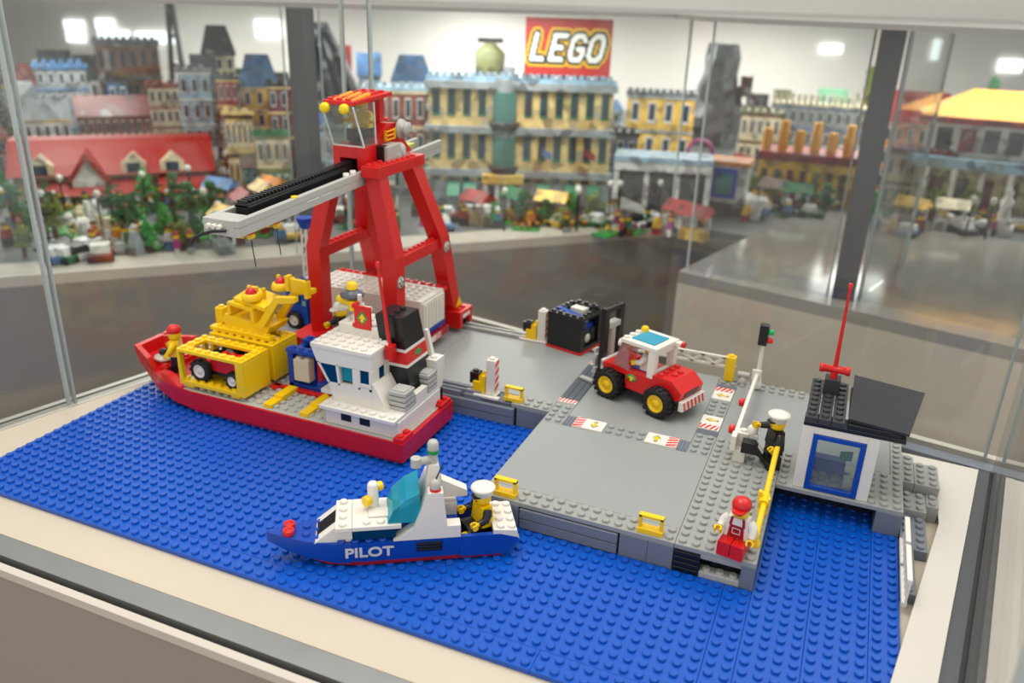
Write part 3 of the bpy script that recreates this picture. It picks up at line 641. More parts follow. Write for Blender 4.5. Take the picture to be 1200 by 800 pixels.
# ================================================================ GANTRY CRANE
t = thing('gantry_crane', 'tall red gantry crane with pale grey boom over the cargo ship', 'crane', (-45.5, 25, DT))
def sect(x0, x1, y0, y1, z): return [(x0, y0, z), (x1, y0, z), (x1, y1, z), (x0, y1, z)]
def mir(q): return (-91-q[1], -91-q[0])+tuple(q[2:])
def emblem(par, c, r):
    d = part(t, 'emblem', B().lathe([(r, 0), (r, .03), (.01, .03)], c, 22, 'x'), WHITE, label='round white port emblem')
    b = B()
    for k in range(24):
        a, a2 = 2*math.pi*k/24, 2*math.pi*(k+1)/24
        b.add([(c[0]+.04, c[1]+math.cos(q)*rr, c[2]+math.sin(q)*rr) for q, rr in ((a, r*.86), (a2, r*.86), (a2, r), (a, r))], [(0, 1, 2, 3)], orient=False)
    for s_ in (-1, 1):
        b.prism([(c[1]-.1*r, c[2]+s_*.12*r), (c[1]+.1*r, c[2]+s_*.12*r), (c[1]+.1*r, c[2]+s_*.5*r), (c[1]+.3*r, c[2]+s_*.5*r), (c[1], c[2]+s_*.78*r), (c[1]-.3*r, c[2]+s_*.5*r), (c[1]-.1*r, c[2]+s_*.5*r)], 'x', c[0]+.03, c[0]+.042)
        b.prism([(c[1]+s_*.3*r, c[2]-.25*r), (c[1]+s_*.65*r, c[2]-.1*r), (c[1]+s_*.65*r, c[2]+.1*r), (c[1]+s_*.3*r, c[2]+.25*r)], 'x', c[0]+.03, c[0]+.042)
    o = part(t, 'emblem_print', b, BLACK); o.parent = par; d.parent = par
for side in (0, 1):
    M_ = mir if side else (lambda q: q)
    fl = part(t, 'leg', B().loft([sect(*M_((-41.7, -40, 18, 19.7, 4.8))), sect(*M_((-41.7, -40, 18, 19.7, 14.6))), (sect(*M_((-43.1, -41.5, 17.6, 19.3, 22.9))) if not side else sect(-48.8, -47.1, 17.8, 19.4, 21.6))]), RED)
    bl = part(t, 'leg', B().loft([sect(*M_((-41.5, -39.8, 31, 32.8, 4.8))), sect(*M_((-41.6, -39.9, 27.7, 29.7, 14.6))), (sect(*M_((-43.1, -41.5, 24.4, 26.4, 22.9))) if not side else sect(-48.8, -47.1, 24.4, 26.2, 21.6))]), RED)
    x0, x1, zb, yb = (-43.3, -41.3, 22.9, 17.2) if not side else (-48.9, -47.05, 21.6, 17.9)
    b = B().box(x0, yb, zb, x1, 26.7, zb+(1.1 if not side else .8)); b.studs(x0, yb+.25, 2 if not side else 1, 8, zb+(1.1 if not side else .8)); part(t, 'top_beam', b, RED)
    x0, x1 = M_((-41.5, -40.2)); b = B().box(x0, 19.6, 13.3, x1, 28.2, 14.5)
    for k in range(8): b.stud((x0+x1)/2, 20.5+k*.98, 14.5)
    part(t, 'cross_beam', b, RED)
    if not side:
        emblem(fl, (-39.99, 18.85, 12.0), .72); emblem(bl, (-39.86, 29.1, 13.3), .7)
        part(t, 'warning_mark', B().prism([(31.2, 5.3), (32.8, 5.3), (32.0, 6.5)], 'x', -39.71, -39.66), YEL, label='yellow warning triangle')
    for y0, y1 in ((15.4, 19.8), (30.2, 33.9)):
        x0, x1 = M_((-42.4, -38.7))
        bg = B().box(x0, y0+.2, 4.0, x1, y1-.2, 5.0); bg.box(x0, y0+.2, 2.95, x1, y0+.9, 4.0); bg.box(x0, y1-.9, 2.95, x1, y1-.2, 4.0); bg.studs(x1-1.2, y0+.8, 1, 2, 5.0)
        fo = part(t, 'bogie', bg, RED)
        o = part(t, 'bogie_label', B().box(x1, y0+.9, 4.1, x1+.02, y1-.9, 4.6, .004), WHITE); o.parent = fo
        for yy in (y0+1.2, y1-1.2):
            for xx in (x0+.8, x1-.8):
                o = part(t, 'bogie_wheel', B().lathe([(.5, -.2), (.55, -.1), (.55, .1), (.5, .2)], (xx, yy, 3.32), 14, 'y'), BLACK); o.parent = fo
def tilt(b): b.v = [(x, y, z+21.0+.0525*(y+.9)) for x, y, z in b.v]; return b
XL, XR = -47.0, -43.4
b = B().box(XL, -.9, 0, XL+.45, 34.8, 1.35); part(t, 'boom_side', tilt(b), PALE)
b = B().box(XR-.45, -.9, 0, XR, 34.8, .78); b.box(XR-.5, -.9, .8, XR+.03, 34.8, 1.4); part(t, 'boom_side', tilt(b), PALE)
b = B().box(XL+.45, -.9, 0, XR-.45, 1.0, 1.35); part(t, 'boom_end', tilt(b), PALE)
b = B().box(XL+.45, 1.0, 0, XR-.45, 34.7, .25); part(t, 'boom_floor', tilt(b), DGREY)
b = B()
for k in range(3): b.lathe([(.2, -.35), (.24, -.3), (.24, 0)], (-46.3+k*.55, -.9, .75), 12, 'y')
part(t, 'boom_nozzles', tilt(b), WHITE)
for k in range(2): part(t, 'slot', tilt(B().box(XR+.02, 8.3+k*2.2, .62, XR+.05, 10.2+k*2.2, .72, .004)), WHITE)
b = B().box(-46.0, 2.0, .3, -44.7, 19.0, 1.9)
b.box(-46.15, 2.0, 1.55, -44.55, 19, 1.75)
for k in range(34): b.box(-45.9, 2.1+k*.5, 1.9, -44.9, 2.32+k*.5, 2.15, .02)
part(t, 'toothed_rack', tilt(b), BLACK)
part(t, 'rack_marker', tilt(B().lathe([(.3, 1.4), (.3, 1.55), (.02, 1.55)], (XR-.25, 6.9, 0), 12)), YEL)
for yy in (15.2, 16.4): part(t, 'roller', tilt(B().lathe([(.3, 1.4), (.3, 1.75), (.02, 1.75)], (XR-.3, yy, 0), 12)), WHITE)
for yy in (1.2, 4.6):
    hk = part(t, 'trolley', tilt(B().box(-46.2, yy-.5, -.3, -43.8, yy+.5, 0)), RED)
    b = B()
    for k in range(3): b.tube((-45.6+k*.8, yy-.2, -.5), (-45.6+k*.8, yy+.3, -.5), .26, .26, 10)
    o = part(t, 'pulley', tilt(b), YEL); o.parent = hk
    o = part(t, 'cable', tilt(B().path([(-44.1, yy+.1, -.4), (-44.0, yy+.1, -1.6), (-43.9, yy+.2, -3.2)], .045, 6)), BLACK); o.parent = hk
part(t, 'front_cable', B().path([(-44.6, -1.0, 21.5), (-45.6, -1.5, 21.45), (-46.4, -1.8, 21.2), (-47.0, -1.9, 20.9), (-47.4, -2.0, 20.4)], .13, 8), BLACK)
# cab
b = B().box(XL, 18, 1.4, XL+.8, 20.4, 3.6); b.box(XR-.8, 18, 1.4, XR, 20.4, 3.6); b.box(XL+.8, 18, 2.5, XR-.8, 20.4, 3.6)
part(t, 'cab_base', tilt(b), RED)
b = B().prism([(20.4, 1.4), (28.2, 1.4), (26.2, 3.2), (25.0, 4.9), (23.0, 5.2), (20.4, 3.6)], 'x', XL+.3, XR-.3); b.studs(-46.2, 23.0, 2, 2, 5.2)
part(t, 'cab_body', tilt(b), RED)
part(t, 'rear_post', tilt(B().box(-45.9, 23.0, 5.2, -44.5, 23.9, 8.2)), RED)
b = B().box(-46.9, 16.6, 7.8, -43.5, 23.9, 8.2); b.studs(-46.9, 16.7, 3, 7, 8.2); part(t, 'cab_roof', tilt(b), RED)
wn = B().hexa([(XL+.1, 18.2, 3.6), (XR-.1, 18.2, 3.6), (XR-.1, 18.3, 3.6), (XL+.1, 18.3, 3.6)], [(XL-.1, 16.5, 7.7), (XR+.1, 16.5, 7.7), (XR+.1, 16.6, 7.7), (XL-.1, 16.6, 7.7)])
for x in (XL+.05, XR-.15): wn.hexa([(x, 18.2, 3.6), (x+.1, 18.2, 3.6), (x+.1, 20.4, 3.6), (x, 20.4, 3.6)], [(x, 16.5, 7.7), (x+.1, 16.5, 7.7), (x+.1, 20.2, 7.7), (x, 20.2, 7.7)])
wo = part(t, 'windscreen', tilt(wn), CLEAR)
b = B()
for x in (XL+.05, XR-.05): b.bar((x, 18.2, 3.65), (x, 16.5, 7.7), .14, .14)
b.bar((XL, 18.2, 3.66), (XR, 18.2, 3.66), .14, .14); b.bar((XR-.05, 20.4, 3.6), (XR-.05, 20.2, 7.7), .12, .12)
o = part(t, 'windscreen_frame', tilt(b), mat('clear_frame', (225, 228, 224), .15)); o.parent = wo
for x in (-46.6, -44.4):
    lm = part(t, 'lamp_holder', tilt(B().box(x-.45, 16.5, 7.2, x+.45, 17.4, 7.8)), PALE)
    o = part(t, 'lamp_lens', tilt(B().lathe([(.1, -.4), (.42, -.4), (.5, -.2), (.5, .1)], (x, 16.5, 7.5), 16, 'y')), TYEL); o.parent = lm
for k in range(3): part(t, 'roof_bar', tilt(B().tube((-46.2+k*1.0, 17.2, 8.0), (-46.2+k*1.0, 20.5, 8.3), .28, .28, 10)), mat('clear_orange', (235, 150, 20), .15))
part(t, 'operator_seat', tilt(B().prism([(19.6, 3.6), (21.9, 3.6), (21.9, 5.2), (21.4, 5.2), (21.2, 4.2), (19.6, 4.0)], 'x', -46.1, -44.3)), DGREY)
b = B()
for k in range(3): b.box(-43.4, 22.0, 3.55+k*.42, -43.2, 24.0, 3.7+k*.42)
b.box(-43.45, 22.0, 3.5, -43.2, 22.2, 4.6); b.box(-43.45, 23.8, 3.5, -43.2, 24.0, 4.6); part(t, 'side_grille', tilt(b), mat('amber_plastic', (250, 176, 10)))
b = B().lathe([(.9, 0), (1.0, .1), (1.0, .35), (.55, .4), (.5, .8), (.75, .82), (.75, 1.1), (.2, 1.15)], (-43.5, 25.2, 4.3), 18, 'x'); b.bar((-42.5, 25.2, 4.3), (-42.3, 26.6, 3.9), .25, .3)
part(t, 'winch_drum', tilt(b), PALE)
b = B().box(-43.6, 20.6, 1.5, -42.2, 23.2, 3.3); b.tube((-42.9, 23.2, 2.4), (-42.9, 24.2, 2.4), .8, .75, 14)
for s_ in (-.5, .5): b.tube((-42.2, 23.3+s_, 2.0), (-42.0, 23.3+s_, 2.0), .35, .35, 10)
part(t, 'winch_motor', tilt(b), PALE); part(t, 'motor_bracket', tilt(B().box(-43.5, 20.4, 1.4, -42.6, 21.2, 3.4)), BLACK)
part(t, 'rear_cable', tilt(B().path([(-42.5, 26.5, 4.0), (-43.2, 30, 2.9), (-43.9, 33.4, 1.6)], .05, 6)), BLACK)
part(t, 'rear_hook', tilt(B().box(-45.8, 26.8, 1.3, -44.6, 30.5, 1.75)), mat('lime_plastic', (190, 200, 90)))
figure((-45.2, 20.8, 21.0+.0525*21.3+4.1), 0, 'toy crane driver in yellow shirt inside the gantry cab', YEL, BLACK, 'cap', YEL, sit=True, arm_l=(.7, -.1), arm_r=(.7, -.1))

# ================================================================ CARGO SHIP
t = thing('cargo_ship', 'red hulled cargo ship with white bridge and black funnel', 'ship', (-45, 9, .2))
hs = [(-31.5, 5, .5, 2.4, 4.7), (-32.4, 5, .25, 2.4, 4.8), (-55.5, 5, .25, 2.4, 4.8), (-58.2, 4.7, .35, 2.5, 4.2), (-60.6, 4.1, .8, 2.75, 3.2), (-62.6, 3.2, 1.2, 2.95, 2.2), (-64.2, 2.3, 1.6, 3.1, 1.4), (-65.4, 1.7, 2.0, 3.2, 1.0)]
cy = 9
rg = [[(x, cy-hb, zb), (x, cy-hw, zb+.35 if i else zb), (x, cy-hw, zt), (x, cy+hw, zt), (x, cy+hw, zb+.35 if i else zb), (x, cy+hb, zb)] for i, (x, hw, zb, zt, hb) in enumerate(hs)]
part(t, 'hull', B().loft(rg[::-1]), mat('ship_red', (196, 18, 28), .25))
part(t, 'keel', B().prism([(-32.4, 4.4), (-32.4, 13.6), (-56.5, 13.6), (-58.5, 9), (-56.5, 4.4)], 'z', .2, .45), BLACK)
b = B().box(-57.5, 4.25, 2.2, -32, 13.75, 2.45); b.studs(-57.5, 4.5, 17, 9, 2.45); part(t, 'deck', b, PALE)
# fo'c'sle
b = B()
for x, w in ((-61.6, 3), (-62.6, 2.5), (-63.6, 2)):
    b.box(x, cy-w+.1, 2.6, x+.98, cy+w-.1, 3.2)
    for k in range(int(2*w)): b.stud(x+.5, cy-w+k+.5, 3.2)
part(t, 'forecastle', b, RED)
part(t, 'fore_deck', B().prism([(-57.5, 4.4), (-57.5, 13.6), (-60.2, 12.8), (-61.6, 12.0), (-61.6, 6.0), (-60.2, 5.2)], 'z', 2.2, 2.5), PALE)
part(t, 'bow_slope', B().hexa([(-59.6, 4.75, 2.4), (-57.2, 4.25, 2.4), (-57.2, 5.2, 2.4), (-59.6, 5.7, 2.4)], [(-60.6, 5.1, 3.2), (-59.4, 4.8, 3.2), (-59.4, 5.7, 3.2), (-60.6, 5.9, 3.2)]), RED)
for s_ in (-1, 1):
    part(t, 'bow_bulwark', B().hexa([(-61.5, cy+s_*3.6, 2.8), (-65.3, cy+s_*1.7, 3.0), (-65.3, cy+s_*1.2, 3.0), (-61.5, cy+s_*3.1, 2.8)], [(-62.4, cy+s_*3.6, 4.2), (-65.7, cy+s_*1.9, 4.4), (-65.7, cy+s_*1.3, 4.4), (-62.4, cy+s_*3.0, 4.2)]), RED)
part(t, 'bow_shield', B().hexa([(-65.5, cy-1.7, 2.2), (-65.5, cy+1.7, 2.2), (-64.9, cy+1.7, 2.2), (-64.9, cy-1.7, 2.2)], [(-65.9, cy-1.9, 4.4), (-65.9, cy+1.9, 4.4), (-65.3, cy+1.9, 4.4), (-65.3, cy-1.9, 4.4)]), RED)
part(t, 'capstan', B().lathe([(.95, 3.4), (1.0, 3.5), (1.0, 3.7), (.3, 3.75), (.3, 4.0)], (-62.3, 7.6, 0), 20), WHITE)
part(t, 'anchor_winch', B().tube((-62.6, 7.6, 4.1), (-61.9, 7.6, 4.1), .4, .4, 12).tube((-63.4, 9.2, 3.6), (-62.4, 9.2, 3.6), .4, .4, 12), BLACK)
part(t, 'white_fitting', B().box(-60.2, 10.2, 3.2, -58.4, 11.6, 4.3).stud(-59.3, 10.9, 4.3), PALE)
# stowage markings on deck
for x in (-47.2, -43.0):
    part(t, 'stowage_bar', B().box(x, 4.5, 2.45, x+1, 6.2, 2.85), YEL); part(t, 'stowage_bar', B().box(x+.1, 6.1, 2.45, x+1.1, 8.6, 3.1), YEL)
part(t, 'red_coaming', B().box(-49, 8.4, 2.45, -40.6, 9.0, 2.8), RED)
part(t, 'red_tile', B().box(-49.2, 7.9, 2.45, -48.2, 8.9, 2.8), RED)
# superstructure
b = B().box(-40.1, 4.7, 2.45, -32.3, 5.3, 4.05); b.box(-32.9, 5.3, 2.45, -32.3, 13.3, 4.05); b.box(-40.1, 5.3, 2.45, -39.4, 13.3, 4.05); b.box(-40, 12.8, 2.45, -32.3, 13.3, 4.05)
lw = part(t, 'deckhouse_wall', b, WHITE)
for x in (-38.4, -36.4): o = part(t, 'porthole', B().box(x, 4.66, 3.0, x+1.1, 4.72, 3.7, .01), BLACK); o.parent = lw
b = B().box(-40.4, 4.1, 4.05, -32.4, 13.5, 4.4); b.studs(-40.4, 4.15, 8, 1, 4.4); part(t, 'boat_deck', b, WHITE)
part(t, 'bridge_wing', B().box(-41.6, 6.2, 4.5, -40.2, 8.2, 4.9).studs(-41.5, 6.7, 1, 1, 4.9), WHITE); part(t, 'wing_lamp', B().lathe([(.5, 3.9), (.55, 4.0), (.55, 4.5)], (-40.9, 7.2, 0), 14), DRED)
# bridge front wall with raked leading edge and windows
zf0, zf1 = 4.4, 9.5
def wallp(pts, name='bridge_wall', y0=5.5, y1=6.0): return part(t, name, B().prism(pts, 'y', y0, y1), WHITE)
wallp([(-39.6, zf0), (-35.5, zf0), (-35.5, 6.35), (-40.25, 6.2)])
wallp([(-41.3, 8.0), (-35.5, 8.1), (-35.5, zf1), (-41.9, zf1)])
for xa, xb, xa2, xb2 in ((-40.2, -40.0, -41.35, -41.1), (-39.1, -38.85, -39.3, -39.0), (-36.9, -36.7, -36.9, -36.7), (-35.75, -35.45, -35.75, -35.45)):
    part(t, 'window_post', B().prism([(xa, 6.1), (xb, 6.1), (xb2, 8.1), (xa2, 8.1)], 'y', 5.5, 6.0), WHITE)
part(t, 'window_block', B().box(-36.7, 5.5, 6.36, -35.75, 6, 6.75), WHITE)
part(t, 'window_pane', B().prism([(-40.0, 6.2), (-39.1, 6.2), (-39.3, 8.05), (-41.1, 8.05)], 'y', 5.6, 5.7), TBLUE)
part(t, 'window_pane', B().box(-38.85, 5.85, 6.5, -37.6, 5.95, 8.05), TEAL); part(t, 'window_pane', B().box(-36.7, 5.6, 6.7, -35.75, 5.7, 8.0), TBLUE)
wallp([(-37.5, 6.3), (-36.9, 6.3), (-36.9, 8.1), (-37.5, 8.1)], 'window_post')
# bridge sides, front rake and back
b = B().hexa([(-40.2, 6.0, 6.2), (-39.7, 6.0, 6.2), (-39.7, 12.4, 6.2), (-40.2, 12.4, 6.2)], [(-41.9, 6.0, 9.5), (-41.4, 6.0, 9.5), (-41.4, 12.4, 9.5), (-41.9, 12.4, 9.5)]); b.box(-40.0, 6.0, 4.4, -39.5, 12.4, 6.2); part(t, 'bridge_front', b, WHITE)
b = B().box(-36.0, 6.02, 4.4, -35.5, 9.0, 6.4); b.box(-36, 6.02, 6.42, -35.5, 6.9, 7.98); b.box(-36, 7.9, 6.42, -35.5, 12.4, 7.98); b.box(-36, 6.02, 8.0, -35.5, 12.4, 9.5)
bs = part(t, 'bridge_side', b, WHITE); o = part(t, 'window_pane', B().box(-35.7, 6.9, 6.4, -35.6, 7.9, 8.0), TBLUE); o.parent = bs
part(t, 'bridge_side_slope', B().hexa([(-35.49, 5.5, 4.4), (-33.9, 5.5, 4.4), (-33.9, 8.6, 4.4), (-35.49, 8.6, 4.4)], [(-35.49, 5.5, 6.9), (-35.3, 5.5, 6.9), (-35.3, 8.6, 6.9), (-35.49, 8.6, 6.9)]), WHITE)
b = B().box(-41.9, 5.4, 9.5, -35.4, 12.4, 9.9); b.studs(-41.9, 5.45, 6, 5, 9.9); part(t, 'bridge_roof', b, WHITE)
b = B().box(-41.0, 8.8, 9.9, -36.5, 12.2, 10.9); b.studs(-40.9, 8.9, 4, 3, 10.9, ((1, 1),)); part(t, 'upper_bridge', b, WHITE)
# mast with flag and radar
part(t, 'mast', B().box(-40.0, 9.6, 10.9, -39.0, 10.6, 11.6).box(-39.9, 9.7, 11.6, -39.1, 10.5, 12.6), WHITE)
part(t, 'radar_dish', B().lathe([(1.1, 13.1), (1.15, 13.3), (.6, 13.7), (.3, 13.8)], (-40.4, 10.4, 0), 20), DGREY)
part(t, 'masthead_lamp', B().lathe([(.5, 13.8), (.5, 14.4), (.3, 14.5)], (-40.4, 10.4, 0), 14), YEL)
b = B().tube((-41.8, 10.2, 12.7), (-39.8, 9.9, 12.5), .38, .38, 12); b.tube((-40.0, 9.9, 11.9), (-40.0, 9.9, 12.9), .45, .45, 12); b.tube((-40.4, 10.4, 12.4), (-40.4, 10.4, 13.2), .35, .35); part(t, 'tap', b, YEL)
part(t, 'yard', B().tube((-42.0, 10.3, 11.9), (-38.2, 10.2, 12.2), .25, .25, 10).tube((-39.3, 9.9, 11.9), (-39.2, 9.8, 13.6), .22, .2, 10), WHITE)
fl = part(t, 'flag', B().box(-39.2, 8.75, 10.6, -37.4, 8.95, 12.9, .04).box(-39.4, 8.7, 12.6, -39.1, 9.6, 13.0).box(-39.4, 8.7, 10.7, -39.1, 9.6, 11.1), RED)
b = B().prism([(-38.9, 11.7), (-38.3, 11.1), (-37.7, 11.7), (-38.3, 12.5)], 'y', 8.72, 8.76); o = part(t, 'flag_panel', b, GREEN); o.parent = fl
b = B().prism([(-38.75, 11.6), (-38.3, 12.2), (-37.85, 11.6), (-38.15, 11.75), (-38.15, 11.35), (-38.45, 11.35), (-38.45, 11.75)], 'y', 8.7, 8.74); o = part(t, 'flag_arrow', b, YEL); o.parent = fl
part(t, 'red_aerial', B().tube((-34.9, 8.0, 9.4), (-36.0, 8.0, 17.4), .2, .13).lathe([(.2, 17.2), (.22, 17.7), (.05, 17.8)], (-36.0, 8, 0), 10).box(-35.3, 7.6, 8.6, -34.5, 8.4, 10.0), RED)
part(t, 'aerial_clip', B().box(-35.8, 7.7, 9.6, -35.0, 8.3, 10.2), WHITE)
# funnel
def fun(z0, z1, m_, name, k=0):
    def xr(z): return -33.2-(z-4.4)*.115-k
    def yb(z): return 13.2-(z-4.4)*.16
    b = B().hexa([(-36.4, 8.7, z0), (xr(z0), 8.7, z0), (xr(z0), yb(z0), z0), (-36.4, yb(z0), z0)], [(-36.9, 8.7, z1), (xr(z1), 8.7, z1), (xr(z1), yb(z1), z1), (-36.9, yb(z1), z1)])
    return part(t, name, b, m_)
fun(4.4, 7.6, BLACK, 'funnel_base'); fun(7.6, 7.9, WHITE, 'funnel_stripe', -.02); fb = fun(7.9, 9.1, RED, 'funnel_band', -.02); fun(9.1, 9.4, WHITE, 'funnel_stripe', -.02); fun(9.4, 12.4, BLACK, 'funnel_top')
b = B()
for yy in (9.2, 10.2, 11.2): b.stud(-35.4, yy, 12.4)
part(t, 'funnel_studs', b, BLACK)
o = part(t, 'funnel_badge', B().prism([(10.2, 8.5), (10.9, 8.15), (11.6, 8.5), (10.9, 8.85)], 'x', -33.72, -33.55), GREEN); o.parent = fb
part(t, 'funnel_fairing', B().prism([(-34.0, 4.4), (-32.6, 4.4), (-33.9, 9.8), (-34.2, 9.8)], 'y', 13.1, 13.6), WHITE)
# stern fittings
for y0, z1 in ((6.2, 6.2), (10.6, 7.0)):
    b = B()
    for k in range(4): b.box(-34.2, y0, 4.4+k*.5, -32.4, y0+1.8, 4.75+k*.5); b.box(-34.0, y0+.2, 4.4+k*.5, -32.6, y0+1.6, 4.9+k*.5)
    b.studs(-34.1, y0+.4, 1, 1, 6.25); part(t, 'louvre_stack', b, PALE)
part(t, 'stern_block', B().prism([(12.4, 4.4), (13.6, 4.4), (13.9, 7.2), (12.2, 7.2)], 'x', -33.6, -32.4).studs(-33.5, 12.4, 1, 1, 7.2), WHITE)
part(t, 'stern_wall', B().box(-33.0, 8.2, 4.4, -32.4, 10.4, 5.4), WHITE)
for y0 in (4.15, 11.85): part(t, 'stern_plate', B().brick(-32.6, y0, 2.42, 1, 2, .35), RED)
# people and cargo aboard
figure((-60.2, 7.3, 2.5), -62, 'toy sailor in yellow shirt and red cap on the ship bow', YEL, BLACK, 'cap', RED, arm_l=(.6, -.3), arm_r=(.4, -.8), hands=YEL)
figure((-43.4, 12.7, 6.15), -40, 'toy figure in black shirt and white cap behind the ship bridge', BLACK, PALE, 'cap', WHITE, arm_l=(.7, -.5), arm_r=(.5, -.9))
part(t, 'bridge_platform', B().box(-43.1, 13.0, 2.45, -42.1, 13.6, 6.1).box(-44.4, 12.95, 5.7, -43.12, 13.6, 6.12).box(-44.4, 11.9, 5.7, -42.1, 12.93, 6.12), WHITE)
figure((-37.6, 8.2, 4.4), 0, 'toy helmsman in white behind the bridge windows', WHITE, BLUE, 'cap', WHITE)

def container(loc, label, cm, nx=8, ny=4, h=4.1, posts=True):
    t = thing('cargo_container', label, 'container', loc)
    b = B().box(0, 0, .3, nx, ny, .7); b.studs(0, 0, nx, 1, .7)
    b.box(.6, .1, 0, 1.6, ny-.1, .3); b.box(nx-1.8, .1, 0, nx-.8, ny-.1, .3)
    part(t, 'floor_plate', b, cm, False)
    part(t, 'end_wall', B().box(nx-.9, 0, .7, nx, ny, h-.35, .04), cm, False)
    for y0 in (0, ny-.5): part(t, 'corner_post', B().prism([(0, .7), (.5, .7), (.3, h-.35), (0, h-.35)], 'y', y0, y0+.5), cm, False)
    b = B().box(0, 0, h-.35, nx, 1, h); b.box(0, ny-1, h-.35, nx, ny, h); b.box(0, 1, h-.35, 1, ny-1, h); b.box(nx-1, 1, h-.35, nx, ny-1, h)
    b.studs(0, 0, nx, 1, h); b.studs(0, ny-1, nx, 1, h); b.studs(0, 1, 1, ny-2, h); b.studs(nx-1, 1, 1, ny-2, h)
    part(t, 'top_frame', b, cm, False)
    return t
container((-57.2, 4.35, 2.65), 'open yellow container with red truck inside, at the ship rail', YEL)
container((-57.2, 9.0, 2.65), 'open yellow container with blue vehicle inside, behind the other one', YEL)
def small_truck(loc, label, m_, hub):
    t = thing('toy_truck', label, 'toy truck', loc)
    part(t, 'chassis', B().box(.2, .6, .8, 6.2, 2.2, 1.2), BLACK, False); part(t, 'body', B().brick(2.4, .5, 1.2, 4, 2, 1.35), m_, False); part(t, 'cab', B().box(.6, .5, 1.2, 2.2, 2.5, 2.2).studs(.6, .5, 1, 2, 2.2), m_, False)
    for x, r in ((1.3, 1.15), (5.3, .85)):
        for y, s_ in ((.25, -1), (2.75, 1)): wheel(t, x, y, r, s_, r, .8, hub, 12)
small_truck((-56.3, 4.9, 3.35), 'small red truck with white hubs inside the yellow container', RED, WHITE)
small_truck((-56.3, 9.5, 3.35), 'small blue truck inside the rear yellow container', BLUE, WHITE)
# yellow excavator piece lying on the rear container
t = thing('yellow_loader_arm', 'yellow loader frame with red lamps heaped on the rear container', 'toy machine', (-53, 11, 6.75))
zt = 6.95
part(t, 'cross_plate', B().box(-57.4, 9.4, zt, -49.8, 10.4, zt+.4).studs(-57, 9.4, 7, 1, zt+.4), YEL)
part(t, 'corner_brick', B().brick(-57.6, 10.6, zt, 1, 1, 2.0), YEL)
part(t, 'bucket', B().prism([(-55.4, zt+.4), (-50.6, zt+.4), (-50.0, zt+1.3), (-52.4, zt+1.5), (-55.6, zt+1.9), (-56.0, zt+1.3)], 'y', 9.8, 13.0), YEL)
for y0 in (9.6, 12.6): part(t, 'lift_arm', B().prism([(-51.6, zt+1.2), (-50.7, zt+1.2), (-48.6, zt+4.2), (-46.6, zt+4.6), (-46.6, zt+5.1), (-49.0, zt+4.8)], 'y', y0, y0+.7), YEL)
part(t, 'cab_frame', B().box(-55.2, 9.8, zt+1.9, -54.8, 12.9, zt+3.2).box(-52.3, 9.8, zt+1.4, -51.9, 12.9, zt+2.8).bar((-55, 9.9, zt+3.2), (-51.9, 9.9, zt+2.9), .35, .35).bar((-55, 12.7, zt+3.3), (-51.9, 12.7, zt+3), .35, .35), YEL)
part(t, 'roof_plate', B().hexa([(-54.6, 10.2, zt+3.3), (-50.6, 10.0, zt+2.9), (-50.4, 12.6, zt+3.4), (-54.2, 12.8, zt+3.9)], [(-54.6, 10.2, zt+3.7), (-50.6, 10.0, zt+3.3), (-50.4, 12.6, zt+3.8), (-54.2, 12.8, zt+4.3)]), YEL)
for x, y, z in ((-52.6, 10.6, zt+3.7), (-50.4, 12.6, zt+4.6)):
    part(t, 'lamp_ring', B().lathe([(.95, 0), (1.0, .2), (.9, .6), (.7, .7)], (x, y, z), 16), YEL)
    part(t, 'red_lamp', B().lathe([(.62, .5), (.58, .85), (.35, 1.15), (.05, 1.25)], (x, y, z), 16), RED)
    for k in range(3): part(t, 'yellow_clip', B().box(x-1.1+k*.9, y+.7, z+.1, x-.75+k*.9, y+1.05, z+1.1), YEL)
part(t, 'upper_frame', B().box(-49.6, 12.2, zt+4.6, -46.9, 12.6, zt+6.0).box(-49.4, 12.0, zt+4.7, -49.0, 12.7, zt+6.3).box(-47.2, 12.0, zt+4.2, -46.8, 12.7, zt+6.0), YEL)
# blue stowage frame with pale box
t = thing('blue_container', 'open blue frame container beside the ship bridge', 'container', (-45.5, 11, 2.65))
b = B().box(-47.6, 9.2, 2.65, -47.0, 12.8, 6.4); b.box(-47.6, 9.2, 2.65, -43.2, 12.8, 3.1); b.box(-44.2, 9.2, 3.1, -43.4, 12.8, 3.6); b.box(-47.6, 12.2, 3.1, -43.4, 12.8, 6.4); part(t, 'frame', b, BLUE)
b = B().box(-47.7, 9.1, 6.4, -43.2, 10.1, 6.8); b.box(-47.7, 11.8, 6.4, -43.2, 12.9, 6.8); b.studs(-47.6, 9.1, 4, 1, 6.8); b.studs(-47.6, 11.9, 4, 1, 6.8); part(t, 'top_rail', b, BLUE)
part(t, 'red_panel', B().box(-44.6, 9.9, 3.1, -44.1, 12.0, 6.2), RED)
b = B().box(-46.7, 8.9, 3.6, -44.9, 9.9, 5.9); b.studs(-46.8, 8.9, 2, 1, 5.9)
single('pale_crate', b, mat('tan_plastic', (205, 196, 178)), 'pale beige crate hung in the blue frame container', 'crate', (-45.8, 9.4, 3.6), world=True)
